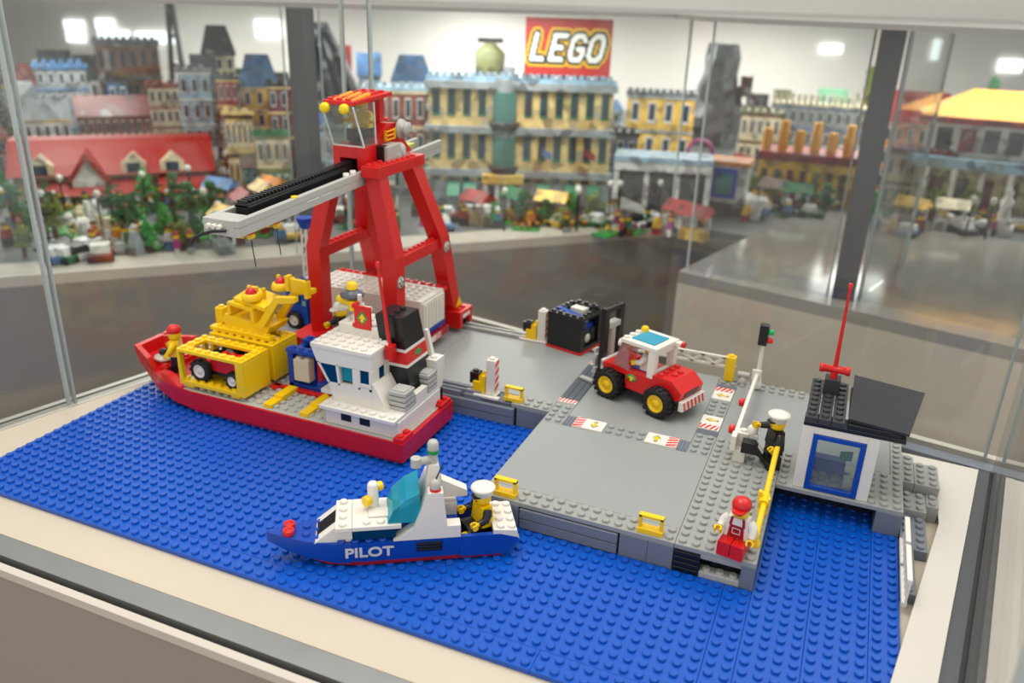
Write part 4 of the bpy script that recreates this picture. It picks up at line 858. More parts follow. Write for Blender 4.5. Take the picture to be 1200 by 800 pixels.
# ================================================================ PILOT BOAT (own frame: +x bow, +y the side with the lettering)
t = thing('pilot_boat', 'blue and white pilot boat lettered PILOT with teal windscreen', 'boat', (-18.4, -1.9, .2), 212)
hs = [(4.2, 2, .15, 1.98), (11.5, 2, .15, 1.9), (13.5, 1.85, .25, 1.95), (15.5, 1.4, .55, 2.05), (17.0, .85, .95, 2.15), (18.5, .12, 1.5, 2.3)]
rg = [[(x, -hw*.95, zb), (x, hw*.95, zb), (x, hw, zt), (x, -hw, zt)] for x, hw, zb, zt in hs]
hb = B().loft(rg)
for x, k in ((16.4, 1), (15.4, 2), (14.4, 3), (13.4, 3)):
    for j in range(k): hb.stud(x+.2, (j-(k-1)/2)*1.0, 2.02)
for x in (13, 12, 11, 10): hb.stud(x, 1.6, 1.93); hb.stud(x, -1.6, 1.93)
hull = part(t, 'hull', hb, BLUE, False)
rg = [[(x, -1.9, zb), (x, 1.9, zb), (x, 1.94, zt), (x, -1.94, zt)] for x, zb, zt in ((-.2, 1.15, 1.5), (1.0, .15, .7), (4.2, .15, .7))]
part(t, 'hull_stern', B().loft(rg), BLUE, False)
for s in (-1, 1):
    q = [(-.2, 1.2), (1.0, .2), (4.2, .2), (4.2, 1.98), (1.2, 1.98), (-.2, 1.55)]
    sb = B().prism(q, 'y', s*1.62, s*2.0)
    part(t, 'hull_side', sb, BLUE, False)
rg = [[(x, -hw, z0), (x, hw, z0), (x, hw, z1), (x, -hw, z1)] for x, hw, z0, z1 in ((1.0, 1.92, .02, .3), (11.8, 1.92, .02, .3), (14.0, 1.6, .1, .42), (16.0, .9, .5, .8))]
part(t, 'boot_stripe', B().loft(rg), DRED, False)
b = B()
for y in (-.42, .42): b.lathe([(.4, 2.15), (.44, 2.25), (.44, 2.55), (.4, 2.6), (.24, 2.6), (.24, 2.45), (.02, 2.45)], (16.9-abs(y)*.1, y, 0), 16)
part(t, 'mooring_bollards', b, RED, False)
text_part(t, 'hull_lettering', 'PILOT', 1.12, mat('silver_print', (205, 205, 205), .3), (11.0, 2.0, 1.15), (math.pi/2, 0, math.pi), 'pale lettering PILOT', bold=.03, ext=.03, sx=1.2)
b = B().box(5.6, 1.9, .95, 7.5, 2.06, 1.75, .02)
for k in range(3): b.box(5.7, 2.0, 1.02+k*.25, 7.4, 2.12, 1.17+k*.25, .02)
part(t, 'hull_grille', b, BLACK, False)
# cabin
cb = part(t, 'cabin_front', B().prism([(15.0, 1.95), (12.2, 1.95), (12.2, 3.3), (13.3, 3.3)], 'y', -1.55, 1.55), WHITE, False)
o = part(t, 'front_window', B().hexa([(14.82, -.75, 2.14), (14.82, .75, 2.14), (14.7, .75, 2.1), (14.7, -.75, 2.1)], [(13.42, -.75, 3.27), (13.42, .75, 3.27), (13.35, .75, 3.2), (13.35, -.75, 3.2)]), BLACK, False); o.parent = cb
b = B().box(12.2, -1.9, 3.0, 13.4, 1.9, 3.35); b.studs(12.35, -2, 1, 4, 3.35); part(t, 'roof_plate', b, WHITE, False)
b = B().box(8.6, -1.9, 3.0, 12.18, 1.9, 3.35); b.studs(9.6, .9, 2, 1, 3.35); part(t, 'roof_plate', b, WHITE, False)
part(t, 'roof_tile', B().box(9.2, -.4, 3.35, 11.0, .8, 3.5), WHITE, False)
part(t, 'side_window', B().box(9.0, 1.45, 2.0, 12.1, 1.6, 3.0), TBLUE, False); part(t, 'side_window', B().box(9.0, -1.6, 2.0, 12.1, -1.45, 3.0), TBLUE, False)
part(t, 'cabin_core', B().box(9.0, -1.3, 1.95, 12.1, 1.3, 3.0), BLACK, False)
part(t, 'radar_post', B().lathe([(.42, 3.4), (.42, 5.3), (.3, 5.5), (.02, 5.5)], (10.6, -.7, 0), 16), WHITE, False)
part(t, 'radar_lamp', B().tube((10.9, -.5, 4.1), (11.25, -.25, 4.1), .42, .42, 14), YEL, False); part(t, 'radar_ring', B().tube((10.3, -.85, 5.0), (9.95, -1.05, 5.0), .36, .36, 12), YEL, False)
b = B().loft([[(9.6, s*1.0, 3.35), (9.2, s*1.0, 4.4), (8.2, s*1.0, 5.3), (7.2, s*1.0, 5.8), (7.2, s*1.0, 3.35)] for s in (-1.7, 1.7)], True)
part(t, 'windscreen', b, TEAL, False)
# mast structure
for s in (-1, 1):
    a, c = (1.0, 1.98) if s > 0 else (-1.98, -1.0)
    part(t, 'mast_foot', B().prism([(9.2, 1.98), (4.2, 1.98), (4.2, 3.0), (7.6, 3.0)], 'y', a, c), WHITE, False)
    part(t, 'mast_side', B().prism([(7.7, 3.0), (5.2, 3.0), (5.5, 5.9), (6.6, 5.9)], 'y', a, c), WHITE, False)
part(t, 'mast', B().hexa([(5.3, -1.0, 3.0), (7.0, -1.0, 3.0), (7.0, 1.0, 3.0), (5.3, 1.0, 3.0)], [(5.7, -.55, 7.4), (6.5, -.55, 7.4), (6.5, .55, 7.4), (5.7, .55, 7.4)]), WHITE, False)
part(t, 'aft_wing', B().prism([(5.4, 3.6), (3.4, 3.6), (3.4, 4.1), (5.4, 5.2)], 'y', -1.9, -1.0), WHITE, False)
part(t, 'side_lamp', B().lathe([(.42, 5.9), (.42, 6.1)], (6.05, 1.5, 0), 16), RED, False); part(t, 'lamp_dome', B().lathe([(.38, 6.1), (.4, 6.5), (.3, 6.75), (.02, 6.85)], (6.05, 1.5, 0), 16), PALE, False)
part(t, 'whip_aerial', B().tube((6.05, 1.5, 6.7), (5.5, 1.3, 7.9), .06, .05, 6), BLACK, False)
part(t, 'masthead_ring', B().lathe([(.45, 8.2), (.48, 8.3), (.45, 8.5)], (6.1, 0, 0), 16), GREEN, False)
part(t, 'masthead', B().lathe([(.36, 7.4), (.36, 8.2), (.42, 8.5), (.42, 9.0), (.3, 9.2), (.02, 9.25)], (6.1, 0, 0), 16).tube((6.1, 0, 7.7), (7.5, .5, 7.7), .3, .3, 12).tube((7.4, .5, 7.4), (7.4, .5, 8.1), .4, .4, 12), PALE, False)
# aft cockpit
part(t, 'cockpit_floor', B().box(1.7, -1.6, .7, 4.2, 1.6, .85), DRED, False)
part(t, 'stern_plate', B().prism([(-.3, 1.45), (1.7, 1.8), (1.7, 2.35), (-.1, 2.2)], 'y', -1.95, 1.95).studs(.6, -2, 1, 4, 2.3).studs(-.25, -2, 1, 4, 2.22), WHITE, False)
part(t, 'white_step', B().brick(4.2, .9, 2.0, 1, 1, .5), WHITE, False)
part(t, 'throttle', B().tube((3.7, 1.1, .85), (3.7, 1.1, 1.5), .36, .4, 12), YEL, False)
pb = (-18.4+math.cos(212*D2R)*2.3, -1.9+math.sin(212*D2R)*2.3, 1.15)
figure(pb, 212+90+20, 'toy captain in yellow jacket and white peaked cap aboard the pilot boat', YEL, BLACK, 'peak', WHITE, arms=BLACK, arm_l=(.8, -.1), arm_r=(.8, -.3), sit=True)

# ================================================================ FORKLIFT (own frame: +x forward, +y the side nearest the sea)
FO, FA = (-14.12, 23.04, DT), 159.6
t = thing('forklift_truck', 'red and white toy forklift truck with black mast and yellow hubs', 'forklift', FO, FA)
for x in (3, -3):
    for s in (-1, 1): wheel(t, x, s*2.3, 1.5, s, 1.5, 1.4, YEL)
part(t, 'axle', B().tube((3, -2, 1.5), (3, 2, 1.5), .3, .3).tube((-3, -2, 1.5), (-3, 2, 1.5), .3, .3), BLACK, False)
part(t, 'chassis', B().box(-4.2, -1.5, 1.0, 4.4, 1.5, 1.8), BLACK, False)
b = B().prism([(-1.4, 1.5), (1.2, 1.5), (1.4, 2.9), (4.4, 2.9), (4.4, 3.4), (3.0, 3.5), (2.2, 3.5), (2.2, 3.3), (-1.8, 3.4), (-1.8, 2.2)], 'y', -2, 2)
bd = part(t, 'body', b, RED, False)
b = B().lathe([(.5, 0), (.5, .02), (.02, .02)], (0, 0, 0), 16, 'y'); b.v = [(x*1.25+.6, y+2.0, z*.8+2.75) for x, y, z in b.v]; o = part(t, 'door_badge', b, GREEN, False); o.parent = bd
b = B().prism([(.1, 2.7), (.6, 3.0), (1.1, 2.7), (.75, 2.72), (.75, 2.45), (.45, 2.45), (.45, 2.72)], 'y', 2.02, 2.035); o = part(t, 'badge_arrow', b, YEL, False); o.parent = bd
part(t, 'nose', B().box(4.1, -2.0, 2.5, 4.45, 2.0, 3.6), WHITE, False)
b = B().prism([(-1.8, 1.9), (-1.8, 3.9), (-4.0, 3.9), (-5.2, 2.9), (-5.0, 2.2), (-4.2, 1.9)], 'y', -2, 2); b.studs(-3.9, -2, 2, 4, 3.9, ((0, 0), (0, 3))); part(t, 'rear_hood', b, RED, False)
part(t, 'rear_grille', B().hexa([(-5.12, -1.2, 2.4), (-5.02, -1.2, 2.4), (-5.02, 1.2, 2.4), (-5.12, 1.2, 2.4)], [(-5.24, -1.2, 2.85), (-5.1, -1.2, 2.85), (-5.1, 1.2, 2.85), (-5.24, 1.2, 2.85)]), BLACK, False)
bp = part(t, 'bumper', B().box(-5.5, -2.0, 1.15, -5.0, 2.0, 2.15), WHITE, False)
b = B()
for k in range(6): b.prism([(-1.95+k*.66, 1.18), (-1.65+k*.66, 1.18), (-1.3+k*.66, 2.12), (-1.6+k*.66, 2.12)], 'x', -5.53, -5.5)
o = part(t, 'hazard_stripes', b, TRED, False); o.parent = bp
# cab
b = B()
for y in (-2.0, 1.4): b.box(-1.9, y, 3.4, -1.1, y+.6, 6.2)
b.box(-1.9, -1.4, 3.4, -1.3, 1.4, 3.9); b.box(-1.9, -1.4, 5.7, -1.3, 1.4, 6.2)
part(t, 'cab_frame', b, WHITE, False)
b = B().ring(-2.0, -2.05, 2.2, 2.05, .75, 6.2, 6.6)
b.studs(1.4, -2, 1, 4, 6.58); part(t, 'roof_frame', b, WHITE, False)
part(t, 'roof_window', B().box(-1.24, -1.29, 6.3, 1.44, 1.29, 6.7), mat('teal_roof_glass', (30, 150, 180), .12), False)
part(t, 'windscreen', B().hexa([(3.0, -1.95, 3.5), (3.0, 1.95, 3.5), (2.85, 1.95, 3.5), (2.85, -1.95, 3.5)], [(2.1, -1.95, 6.2), (2.1, 1.95, 6.2), (1.95, 1.95, 6.2), (1.95, -1.95, 6.2)]).hexa([(2.9, 1.85, 3.5), (1.0, 1.85, 3.4), (1.0, 1.95, 3.4), (2.9, 1.95, 3.5)], [(2.05, 1.85, 6.2), (1.4, 1.85, 6.2), (1.4, 1.95, 6.2), (2.05, 1.95, 6.2)]), PINK, False)
part(t, 'roof_lamp', B().lathe([(.4, 6.6), (.4, 7.0), (.25, 7.15)], (1.6, -1.2, 0), 14), YEL, False)
part(t, 'front_lamp', B().tube((2.1, 1.5, 5.9), (2.6, 1.5, 5.9), .42, .42, 14), WHITE, False); part(t, 'front_lamp', B().tube((2.1, -1.5, 5.5), (2.8, -1.5, 5.5), .42, .42, 14), YEL, False)
part(t, 'tail_lamp_arm', B().box(-2.6, -2.0, 6.1, -2.0, -1.2, 6.5), WHITE, False); part(t, 'tail_lamp', B().tube((-2.6, -1.6, 6.3), (-2.9, -1.6, 6.3), .3, .3, 12), RED, False)
b = B()
for y in (-1.6, .9): b.box(4.5, y, .6, 5.0, y+.7, 8.8); b.box(5.0, y+.18, .6, 5.25, y+.52, 8.8)
b.box(4.55, -.9, 8.3, 4.95, .9, 8.78); b.box(4.55, -.9, 1.0, 4.95, .9, 1.8); part(t, 'mast', b, BLACK, False)
b = B().box(4.55, -.35, 2.0, 4.95, .35, 7.0); b.box(4.4, -.9, 6.6, 5.2, .9, 7.2); part(t, 'lift_chain', b, PALE, False)
b = B().box(5.28, -1.7, 1.6, 5.58, 1.7, 2.2).box(5.28, -1.7, 3.2, 5.58, 1.7, 3.7)
part(t, 'carriage', b, PALE, False)
for y in (-1.3, .8): part(t, 'fork', B().box(5.9, y, .15, 7.6, y+.6, .4).box(5.6, y, .15, 5.9, y+.6, 4.2), PALE, False)
figure((FO[0]-.1*math.cos(FA*D2R), FO[1]-.1*math.sin(FA*D2R), FO[2]+2.5), FA+90, 'toy driver in white shirt at the forklift wheel', WHITE, BLUE, 'cap', RED, sit=True, arm_l=(.7, -.2), arm_r=(.7, -.2))

# ================================================================ BLACK CONTAINER (behind the forklift)
t = thing('cargo_container', 'black studded container on a red base holding a blue machine', 'container', (-28.2, 31.5, DT), -14)
part(t, 'base_plate', B().box(0, 0, .02, 4.8, 4.8, .3), RED, False)
part(t, 'front_wall', B().box(.1, .05, .3, 4.7, .9, 4.0, .04), BLACK, False); part(t, 'back_wall', B().box(.1, 3.8, .3, 4.7, 4.7, 4.0, .04), BLACK, False)
part(t, 'left_wall', B().box(.1, .9, .3, .6, 3.8, 4.0, .04), BLACK, False)
part(t, 'sill', B().box(4.2, .9, .3, 4.7, 3.8, .7, .04), BLACK, False)
b = B().box(.1, .05, 4.0, 4.7, 1.0, 4.4); b.box(.1, 3.8, 4.0, 4.7, 4.7, 4.4); b.box(.1, 1, 4, 1.1, 3.8, 4.4); b.box(3.7, 1, 4, 4.7, 3.8, 4.4)
for k in range(5): b.stud(.6+k*.92, .5, 4.4); b.stud(.6+k*.92, 4.25, 4.4)
for k in range(3): b.stud(.6, 1.5+k*.9, 4.4); b.stud(4.2, 1.5+k*.9, 4.4)
part(t, 'top_frame', b, BLACK, False)
part(t, 'top_brick', B().brick(1.2, 3.6, 4.4, 3, 1, .4), BLACK, False)
t = thing('blue_machine', 'blue toy machine with white hubs inside the black container', 'toy machine', (-26.0, 32.8, DT+.3), -14)
part(t, 'body', B().box(-1.4, -.5, .9, 2.2, 1.9, 2.6).studs(-1, -.4, 2, 2, 2.6), BLUE, False)
part(t, 'boom', B().prism([(-1.2, 2.6), (1.6, 2.6), (1.9, 3.8), (-1.4, 4.3)], 'y', -.6, .2), BLUE, False); part(t, 'white_block', B().box(-.2, .6, 2.6, 1.6, 1.8, 4.3), WHITE, False)
b = B().lathe([(.55, 0), (.95, .05), (.95, .5), (.55, .55)], (2.0, 0.2, 1.25), 18, 'x'); part(t, 'wheel', b, RUBBER, False); part(t, 'hub', B().lathe([(.52, .3), (.52, .6), (.1, .62)], (2.0, .2, 1.25), 16, 'x'), WHITE, False)
b = B().lathe([(.55, 0), (.95, .05), (.95, .5), (.55, .55)], (2.0, 1.9, 1.25), 18, 'x'); part(t, 'wheel', b, RUBBER, False)

# ================================================================ TRUCK AND TRAILER
t = thing('cargo_truck', 'white trailer truck with blue cab parked under the gantry crane', 'truck', (-48, 25.6, DT))
b = B().box(-54.4, 22.8, 4.9, -39.8, 28.2, 8.3, .05); tr = part(t, 'trailer_box', b, WHITE)
b = B().box(-54.4, 22.8, 8.3, -39.8, 28.2, 8.6); b.studs(-54.3, 22.9, 14, 5, 8.6); part(t, 'trailer_roof', b, WHITE)
b = B().box(-54.4, 28.25, 8.2, -39.8, 29.1, 8.6)
for k in range(14): b.stud(-53.8+k, 28.7, 8.6)
part(t, 'roof_edge', b, RED)
for y0, y1 in ((23.0, 25.45), (25.55, 28.0)):
    dr = part(t, 'rear_door', B().box(-39.8, y0, 5.0, -39.6, y1, 8.3, .04), WHITE)
    for k in range(3): o = part(t, 'door_rib', B().box(-39.6, y0+.35+k*.75, 5.3, -39.5, y0+.6+k*.75, 8.0, .03), WHITE); o.parent = dr
part(t, 'blue_sill', B().box(-54.4, 22.7, 4.3, -39.7, 28.3, 4.9), BLUE); part(t, 'underframe', B().box(-54, 23.4, 3.5, -40, 27.6, 4.3), BLACK)
bp = part(t, 'bumper', B().box(-39.8, 23.4, 3.3, -39.2, 28.4, 4.2), DRED)
o = part(t, 'bumper_label', B().box(-39.2, 23.8, 3.4, -39.18, 26.4, 4.1, .004), WHITE); o.parent = bp
b = B()
for k in range(4): b.prism([(25.0+k*.35, 3.42), (25.15+k*.35, 3.42), (25.4+k*.35, 4.08), (25.25+k*.35, 4.08)], 'x', -39.18, -39.165)
o = part(t, 'bumper_stripes', b, TRED); o.parent = bp
b = B().box(-58.2, 23.1, 3.0, -55.2, 27.9, 7.6, .06); b.box(-58.6, 23.1, 3.0, -58.2, 27.9, 5.0); b.studs(-58.2, 23.5, 3, 4, 7.6); part(t, 'cab', b, BLUE)
part(t, 'cab_window', B().prism([(-57.9, 5.6), (-56.2, 5.6), (-56.2, 7.2), (-57.6, 7.2)], 'y', 23.04, 23.12), TBLUE)
part(t, 'cab_badge', B().box(-55.9, 23.05, 5.4, -55.4, 23.1, 6.0, .01), mat('pale_green', (120, 170, 150)))
TO = (-48, 25.6, DT)
for x in (-57.0, -44.5, -42.2):
    for y, s in ((23.2, -1), (27.9, 1)): wheel(t, x-TO[0], y-TO[1], 1.05, s, 1.05, 1.0, WHITE, 14)
# slim lattice mast with blue cap standing on the truck cab
t = thing('lattice_mast', 'slim white lattice mast with blue cap on the truck cab roof', 'mast', (-56.9, 26.0, 7.8))
b = B()
for sx in (-.35, .35):
    for sy in (-.35, .35): b.box(sx-.1, sy-.1, 0, sx+.1, sy+.1, 6.2, .02)
part(t, 'uprights', b.box(-.45, -.45, 0, .45, .45, .2), WHITE, False)
for k in range(5): part(t, 'brace', B().bar((-.35, -.4, .3+k*1.15), (.35, -.4, 1.35+k*1.15), .14, .16), WHITE, False)
part(t, 'cap', B().lathe([(.5, 6.2), (.7, 6.5), (1.0, 7.2), (1.0, 7.5)], n=14), BLUE, False)
# ================================================================ THE TOY TOWN BEHIND
random.seed(11)
TOWN = dict(tan=(222, 192, 128), sand=(214, 200, 164), red=(150, 40, 36), brick=(140, 62, 48), grey=(150, 156, 160), blue=(74, 120, 170), lblue=(150, 182, 205), white=(225, 224, 220), yellow=(228, 184, 70),
            dgrey=(84, 88, 92), brown=(98, 66, 46), green=(40, 110, 70), olive=(120, 122, 76), orange=(214, 130, 50), dred=(104, 24, 30), teal=(64, 140, 140), purple=(160, 40, 120), black=(36, 38, 42))
NICE = dict(lblue='pale blue', dgrey='dark grey', dred='dark red', sand='sand coloured', brick='brick red')
def tm(k):
    """town plastic: from here single bricks run together into a speckle of neighbouring tones"""
    nm = 'town_'+k
    if nm in MATS: return MATS[nm]
    m_ = mat(nm, TOWN[k], .4); n = m_.node_tree.nodes; L = m_.node_tree.links; p_ = n['Principled BSDF']; c = lin(TOWN[k])
    v_ = n.new('ShaderNodeTexVoronoi'); v_.inputs['Scale'].default_value = 62; tc = n.new('ShaderNodeTexCoord'); L.new(tc.outputs['Object'], v_.inputs['Vector'])
    sp = n.new('ShaderNodeSeparateColor'); L.new(v_.outputs['Color'], sp.inputs[0])
    cr = n.new('ShaderNodeValToRGB'); cr.color_ramp.interpolation = 'CONSTANT'
    el = [(0, [x*.45 for x in c]), (.16, [x*.8 for x in c]), (.36, c), (.7, [min(1, x*1.15+.01) for x in c]), (.86, [x*.6+.06 for x in c]), (.95, [x*.3+.2 for x in c])]
    while len(cr.color_ramp.elements) < len(el): cr.color_ramp.elements.new(.5)
    for e_, (q_, cc) in zip(cr.color_ramp.elements, el): e_.position = q_; e_.color = (*cc, 1)
    L.new(sp.outputs[0], cr.inputs[0]); L.new(cr.outputs[0], p_.inputs['Base Color'])
    return m_
WGL = mat('town_window_glass', (40, 56, 70), .08); WFR = mat('town_window_frame', (218, 216, 210), .4)
def site(l, r, top, base, z=TOWNZ):
    p = on_z((l+r)/2, base, z); d = depth(p); k = d/FPX
    a = math.atan2(p.y-CAM[1], p.x-CAM[0])/D2R-90
    return p, (r-l)*k, (base-top)*k/.95, a
def roof_b(kind, w, d, z, rh, o=.6):
    b = B()
    if kind == 'gable': b.prism([(-o, z), (d+o, z), (d/2, z+rh)], 'x', -w/2-o, w/2+o)
    elif kind == 'hip':
        i = min(w, d)*.38
        b.hexa([(-w/2-o, -o, z), (w/2+o, -o, z), (w/2+o, d+o, z), (-w/2-o, d+o, z)], [(-w/2+i, i, z+rh), (w/2-i, i, z+rh), (w/2-i, d-i, z+rh), (-w/2+i, d-i, z+rh)])
    else:
        b.box(-w/2-o, -o, z, w/2+o, d+o, z+.8)
        n = max(3, int(w/2))
        for k in range(n): b.box(-w/2+k*w/n, -o, z+.8, -w/2+(k+.55)*w/n, .4, z+.8+rh*.4)
    return b
def windows(t, w, z0, fh, floors, cols, yf=-.02, ww=None, frm=WFR, gl=WGL, skip=(), wh=.58):
    cw = w/cols; ww = ww or cw*.5
    fm = B().box(-ww/2, -.18, 0, ww/2, .1, fh*wh, .05).mesh('window'); fm.materials.append(frm)
    gm = B().box(-ww/2+ww*.14, -.26, fh*wh*.1, ww/2-ww*.14, -.1, fh*wh*.92, .02); gb = gm.mesh('pane'); gb.materials.append(gl)
    for f in range(floors):
        for c in range(cols):
            if (f, c) in skip: continue
            o = bpy.data.objects.new('window', fm); COL.objects.link(o); o.parent = t
            o.location = Vector((-w/2+(c+.5)*cw, yf, z0+f*fh+fh*.22))*U
            g_ = bpy.data.objects.new('pane', gb); COL.objects.link(g_); g_.parent = o
FOOT = []
def foot(px, d=10):
    p, w, h, a = site(*px); FOOT.append((p.x-math.sin(a*D2R)*d/2, p.y+math.cos(a*D2R)*d/2, w/2, d/2)); return p
def building(px, label, wall, floors=3, cols=4, roof='flat', roofm='dgrey', trim='white', dep=None, rot=0, rh=None, base_m=None, name='toy_building', group=None, frm=None, z=TOWNZ):
    p, w, h, a = site(*px, z=z); d = dep or min(w*.5, 9)
    FOOT.append((p.x-math.sin(a*D2R)*d/2, p.y+math.cos(a*D2R)*d/2, w/2, d/2))
    t = thing(name, label, 'toy building', tuple(p), a+rot, group)
    rh = rh if rh is not None else (h*.1 if roof == 'flat' else h*.3)
    hb = h-rh; fh = hb/floors
    part(t, 'wall', B().box(-w/2, 0, 0, w/2, d, hb, .05), tm(wall), False)
    if base_m: part(t, 'shopfront', B().box(-w/2-.15, -.3, 0, w/2+.15, .2, fh*.86, .05), tm(base_m), False)
    for f in range(1, floors+1): part(t, 'cornice', B().box(-w/2-.3, -.4, f*fh-fh*.09, w/2+.3, .3, f*fh, .04), tm(trim), False)
    windows(t, w, 0, fh, floors, cols, frm=tm(frm) if frm else WFR, yf=-.02 if not base_m else -.35)
    part(t, 'roof', roof_b(roof, w, d, hb, rh), tm(roofm), False)
    return t
# ---- the large corner store with the sign on its roof
p, w, h, a = site(503, 709, 106, 248)
t = thing('department_store', 'large tan toy department store with grey bands and corner entrance', 'toy building', tuple(p), a)
hb = h*.97; fh = hb/3; d = w*.3
part(t, 'wall', B().box(-w/2, 0, 0, w/2, d, hb), tm('tan'), False)
part(t, 'ground_floor', B().box(-w/2-.2, -.4, 0, w/2+.2, .3, fh*.72), tm('grey'), False)
for f in (1, 2, 3): part(t, 'cornice', B().box(-w/2-.8, -1.2, f*fh-fh*.16, w/2+.8, .6, f*fh), tm('grey'), False)
windows(t, w, 0, fh, 3, 12, skip=[(f, c) for f in range(3) for c in (4, 5)], frm=tm('green'), wh=.6, ww=w/12*.52)
part(t, 'corner_bay', B().lathe([(w*.075, 0), (w*.075, hb*1.02)], (-w*.085, 1.2, 0), 8, smooth=False), tm('grey'), False)
for f in (1, 2): part(t, 'bay_glass', B().lathe([(w*.077, f*fh+fh*.12), (w*.077, f*fh+fh*.78)], (-w*.085, 1.2, 0), 8, smooth=False), mat('bay_green_glass', (70, 120, 112), .1), False)
for f in (1, 2): part(t, 'bay_balcony', B().lathe([(w*.09, f*fh-.6), (w*.095, f*fh+.8), (w*.09, f*fh+1.0)], (-w*.085, 1.0, 0), 8, smooth=False), tm('black'), False)
part(t, 'entrance_canopy', B().box(-w*.2, -3.2, fh*.72, w*.03, .2, fh*.92, .1), tm('yellow'), False)
for k in range(4): part(t, 'entrance_column', B().lathe([(.7, 0), (.55, .6), (.55, fh*.7)], (-w*.18+k*w*.065, -2.4, 0), 10), tm('white'), False)
for x in (-.36, -.27, .14, .3, .42): part(t, 'awning', B().prism([(-3.6, fh*.42), (-.3, fh*.42), (-.3, fh*.72)], 'x', x*w-w*.035, x*w+w*.035), mat('awning_green', (20, 120, 84), .4), False)
for x, c in ((.12, 'blue'), (.36, 'red')): part(t, 'flag', B().hexa([(x*w, -2.2, fh*1.42), (x*w+2.4, -2.4, fh*1.28), (x*w+2.4, -2.3, fh*1.28), (x*w, -2.1, fh*1.42)], [(x*w, -2.2, fh*1.6), (x*w+2.4, -2.4, fh*1.46), (x*w+2.4, -2.3, fh*1.46), (x*w, -2.1, fh*1.6)]), tm(c), False)
b = B().box(-w/2-.5, -.8, hb, w/2+.5, 1.2, hb+1.0)
for k in range(26): b.box(-w/2+k*w/26, -.9, hb+1.0, -w/2+(k+.6)*w/26, .2, hb+1.9)
part(t, 'parapet', b, tm('lblue'), False)
for k in range(7): part(t, 'roof_vent', B().box(-w*.2+k*w*.1, 3+2*(k % 3), hb, -w*.2+k*w*.1+2.6, 6+2*(k % 3), hb+1.5+1.3*(k % 2)), tm(('dgrey', 'grey', 'olive')[k % 3]), False)
SW = w
# ---- roof sign
k_ = depth(p)/FPX; sw, sh = 95*k_, 60*k_
off = (656-606)*k_
sx_, sy_ = p.x+math.cos(a*D2R)*off-math.sin(a*D2R)*2, p.y+math.sin(a*D2R)*off+math.cos(a*D2R)*2
t = thing('roof_sign', 'red mosaic roof sign with white brand lettering edged black and yellow', 'sign', (sx_, sy_, TOWNZ+hb-.1), a-2)
part(t, 'panel', B().box(-sw/2, -.4, 1.6, sw/2, .8, 1.6+sh, .1), mat('sign_red', (196, 36, 28), .4), False)
for x in (-.35, .35): part(t, 'strut', B().box(x*sw-.4, .8, 0, x*sw+.4, 1.6, sh*.8), tm('dgrey'), False)
# brick mosaic lettering: every cell is classed by its distance to the letter strokes
LET = {'L': [[(.1, 1.5), (.1, .1), (.82, .1)]], 'E': [[(.85, 1.5), (.1, 1.5), (.1, .1), (.85, .1)], [(.1, .8), (.68, .8)]],
       'G': [[(.9, 1.22), (.7, 1.5), (.32, 1.5), (.1, 1.22), (.1, .38), (.32, .1), (.7, .1), (.9, .38), (.9, .75), (.55, .75)]],
       'O': [[(.32, 1.5), (.68, 1.5), (.9, 1.22), (.9, .38), (.68, .1), (.32, .1), (.1, .38), (.1, 1.22), (.32, 1.5)]]}
segs = []
for i, ch in enumerate('LEGO'):
    for pl_ in LET[ch]:
        pl2_ = [(x+i*1.24+.24*(y-.8), y) for x, y in pl_]
        segs += list(zip(pl2_[:-1], pl2_[1:]))
def dseg(px, py, q):
    (ax, ay), (bx, by) = q; dx, dy = bx-ax, by-ay; t_ = max(0, min(1, ((px-ax)*dx+(py-ay)*dy)/(dx*dx+dy*dy)))
    return math.hypot(px-ax-t_*dx, py-ay-t_*dy)
NX, NY = 72, 44; cells = {0: B(), 1: B(), 2: B()}
for r_ in range(NY):
    row = []
    for c_ in range(NX):
        ux = ((c_+.5)/NX-.5)*5.75+2.36; uy = ((r_+.5)/NY-.5)*3.3+.8
        dd = min(dseg(ux, uy, q_) for q_ in segs)
        row.append(2 if dd < .15 else 1 if dd < .29 else 0 if dd < .45 else None)
    c_ = 0
    while c_ < NX:
        k2 = row[c_]; e_ = c_
        while e_ < NX and row[e_] == k2: e_ += 1
        if k2 is not None: cells[k2].box(-sw/2+c_*sw/NX, -.55-.12*k2, 1.6+r_*sh/NY, -sw/2+e_*sw/NX, -.38, 1.6+(r_+1)*sh/NY, .01)
        c_ = e_
for k2, nm, m_ in ((0, 'letter_glow', mat('sign_yellow', (244, 190, 10), .4)), (1, 'letter_outline', BLACK), (2, 'letters', mat('sign_white', (242, 240, 234), .4))):
    part(t, nm, cells[k2], m_, False)
for q_ in ((204, 228, 18, 152), (548, 596, 62, 186), (808, 860, 64, 172), (884, 1004, 148, 240), (36, 244, 172, 236), (716, 826, 188, 256), (1004, 1014, 60, 170), (370, 446, 40, 178)): foot(q_)
# ---- named buildings
building((730, 806, 108, 192), 'yellow tan toy town house with white windows right of the store', 'yellow', 2, 4, 'flat', 'dgrey', 'grey', frm='white', rh=3)
building((704, 742, 150, 222), 'dark blue toy shop at the right end of the department store', 'blue', 2, 3, 'flat', 'black', 'dgrey', rh=3)
building((432, 500, 104, 228), 'brick and sand toy house at the left end of the department store', 'brick', 3, 5, 'flat', 'lblue', 'sand', base_m='grey')
t = building((462, 506, 78, 196), 'pale blue toy house with sloped blue roof behind the store', 'lblue', 4, 4, 'hip', 'blue', 'white', rh=7)
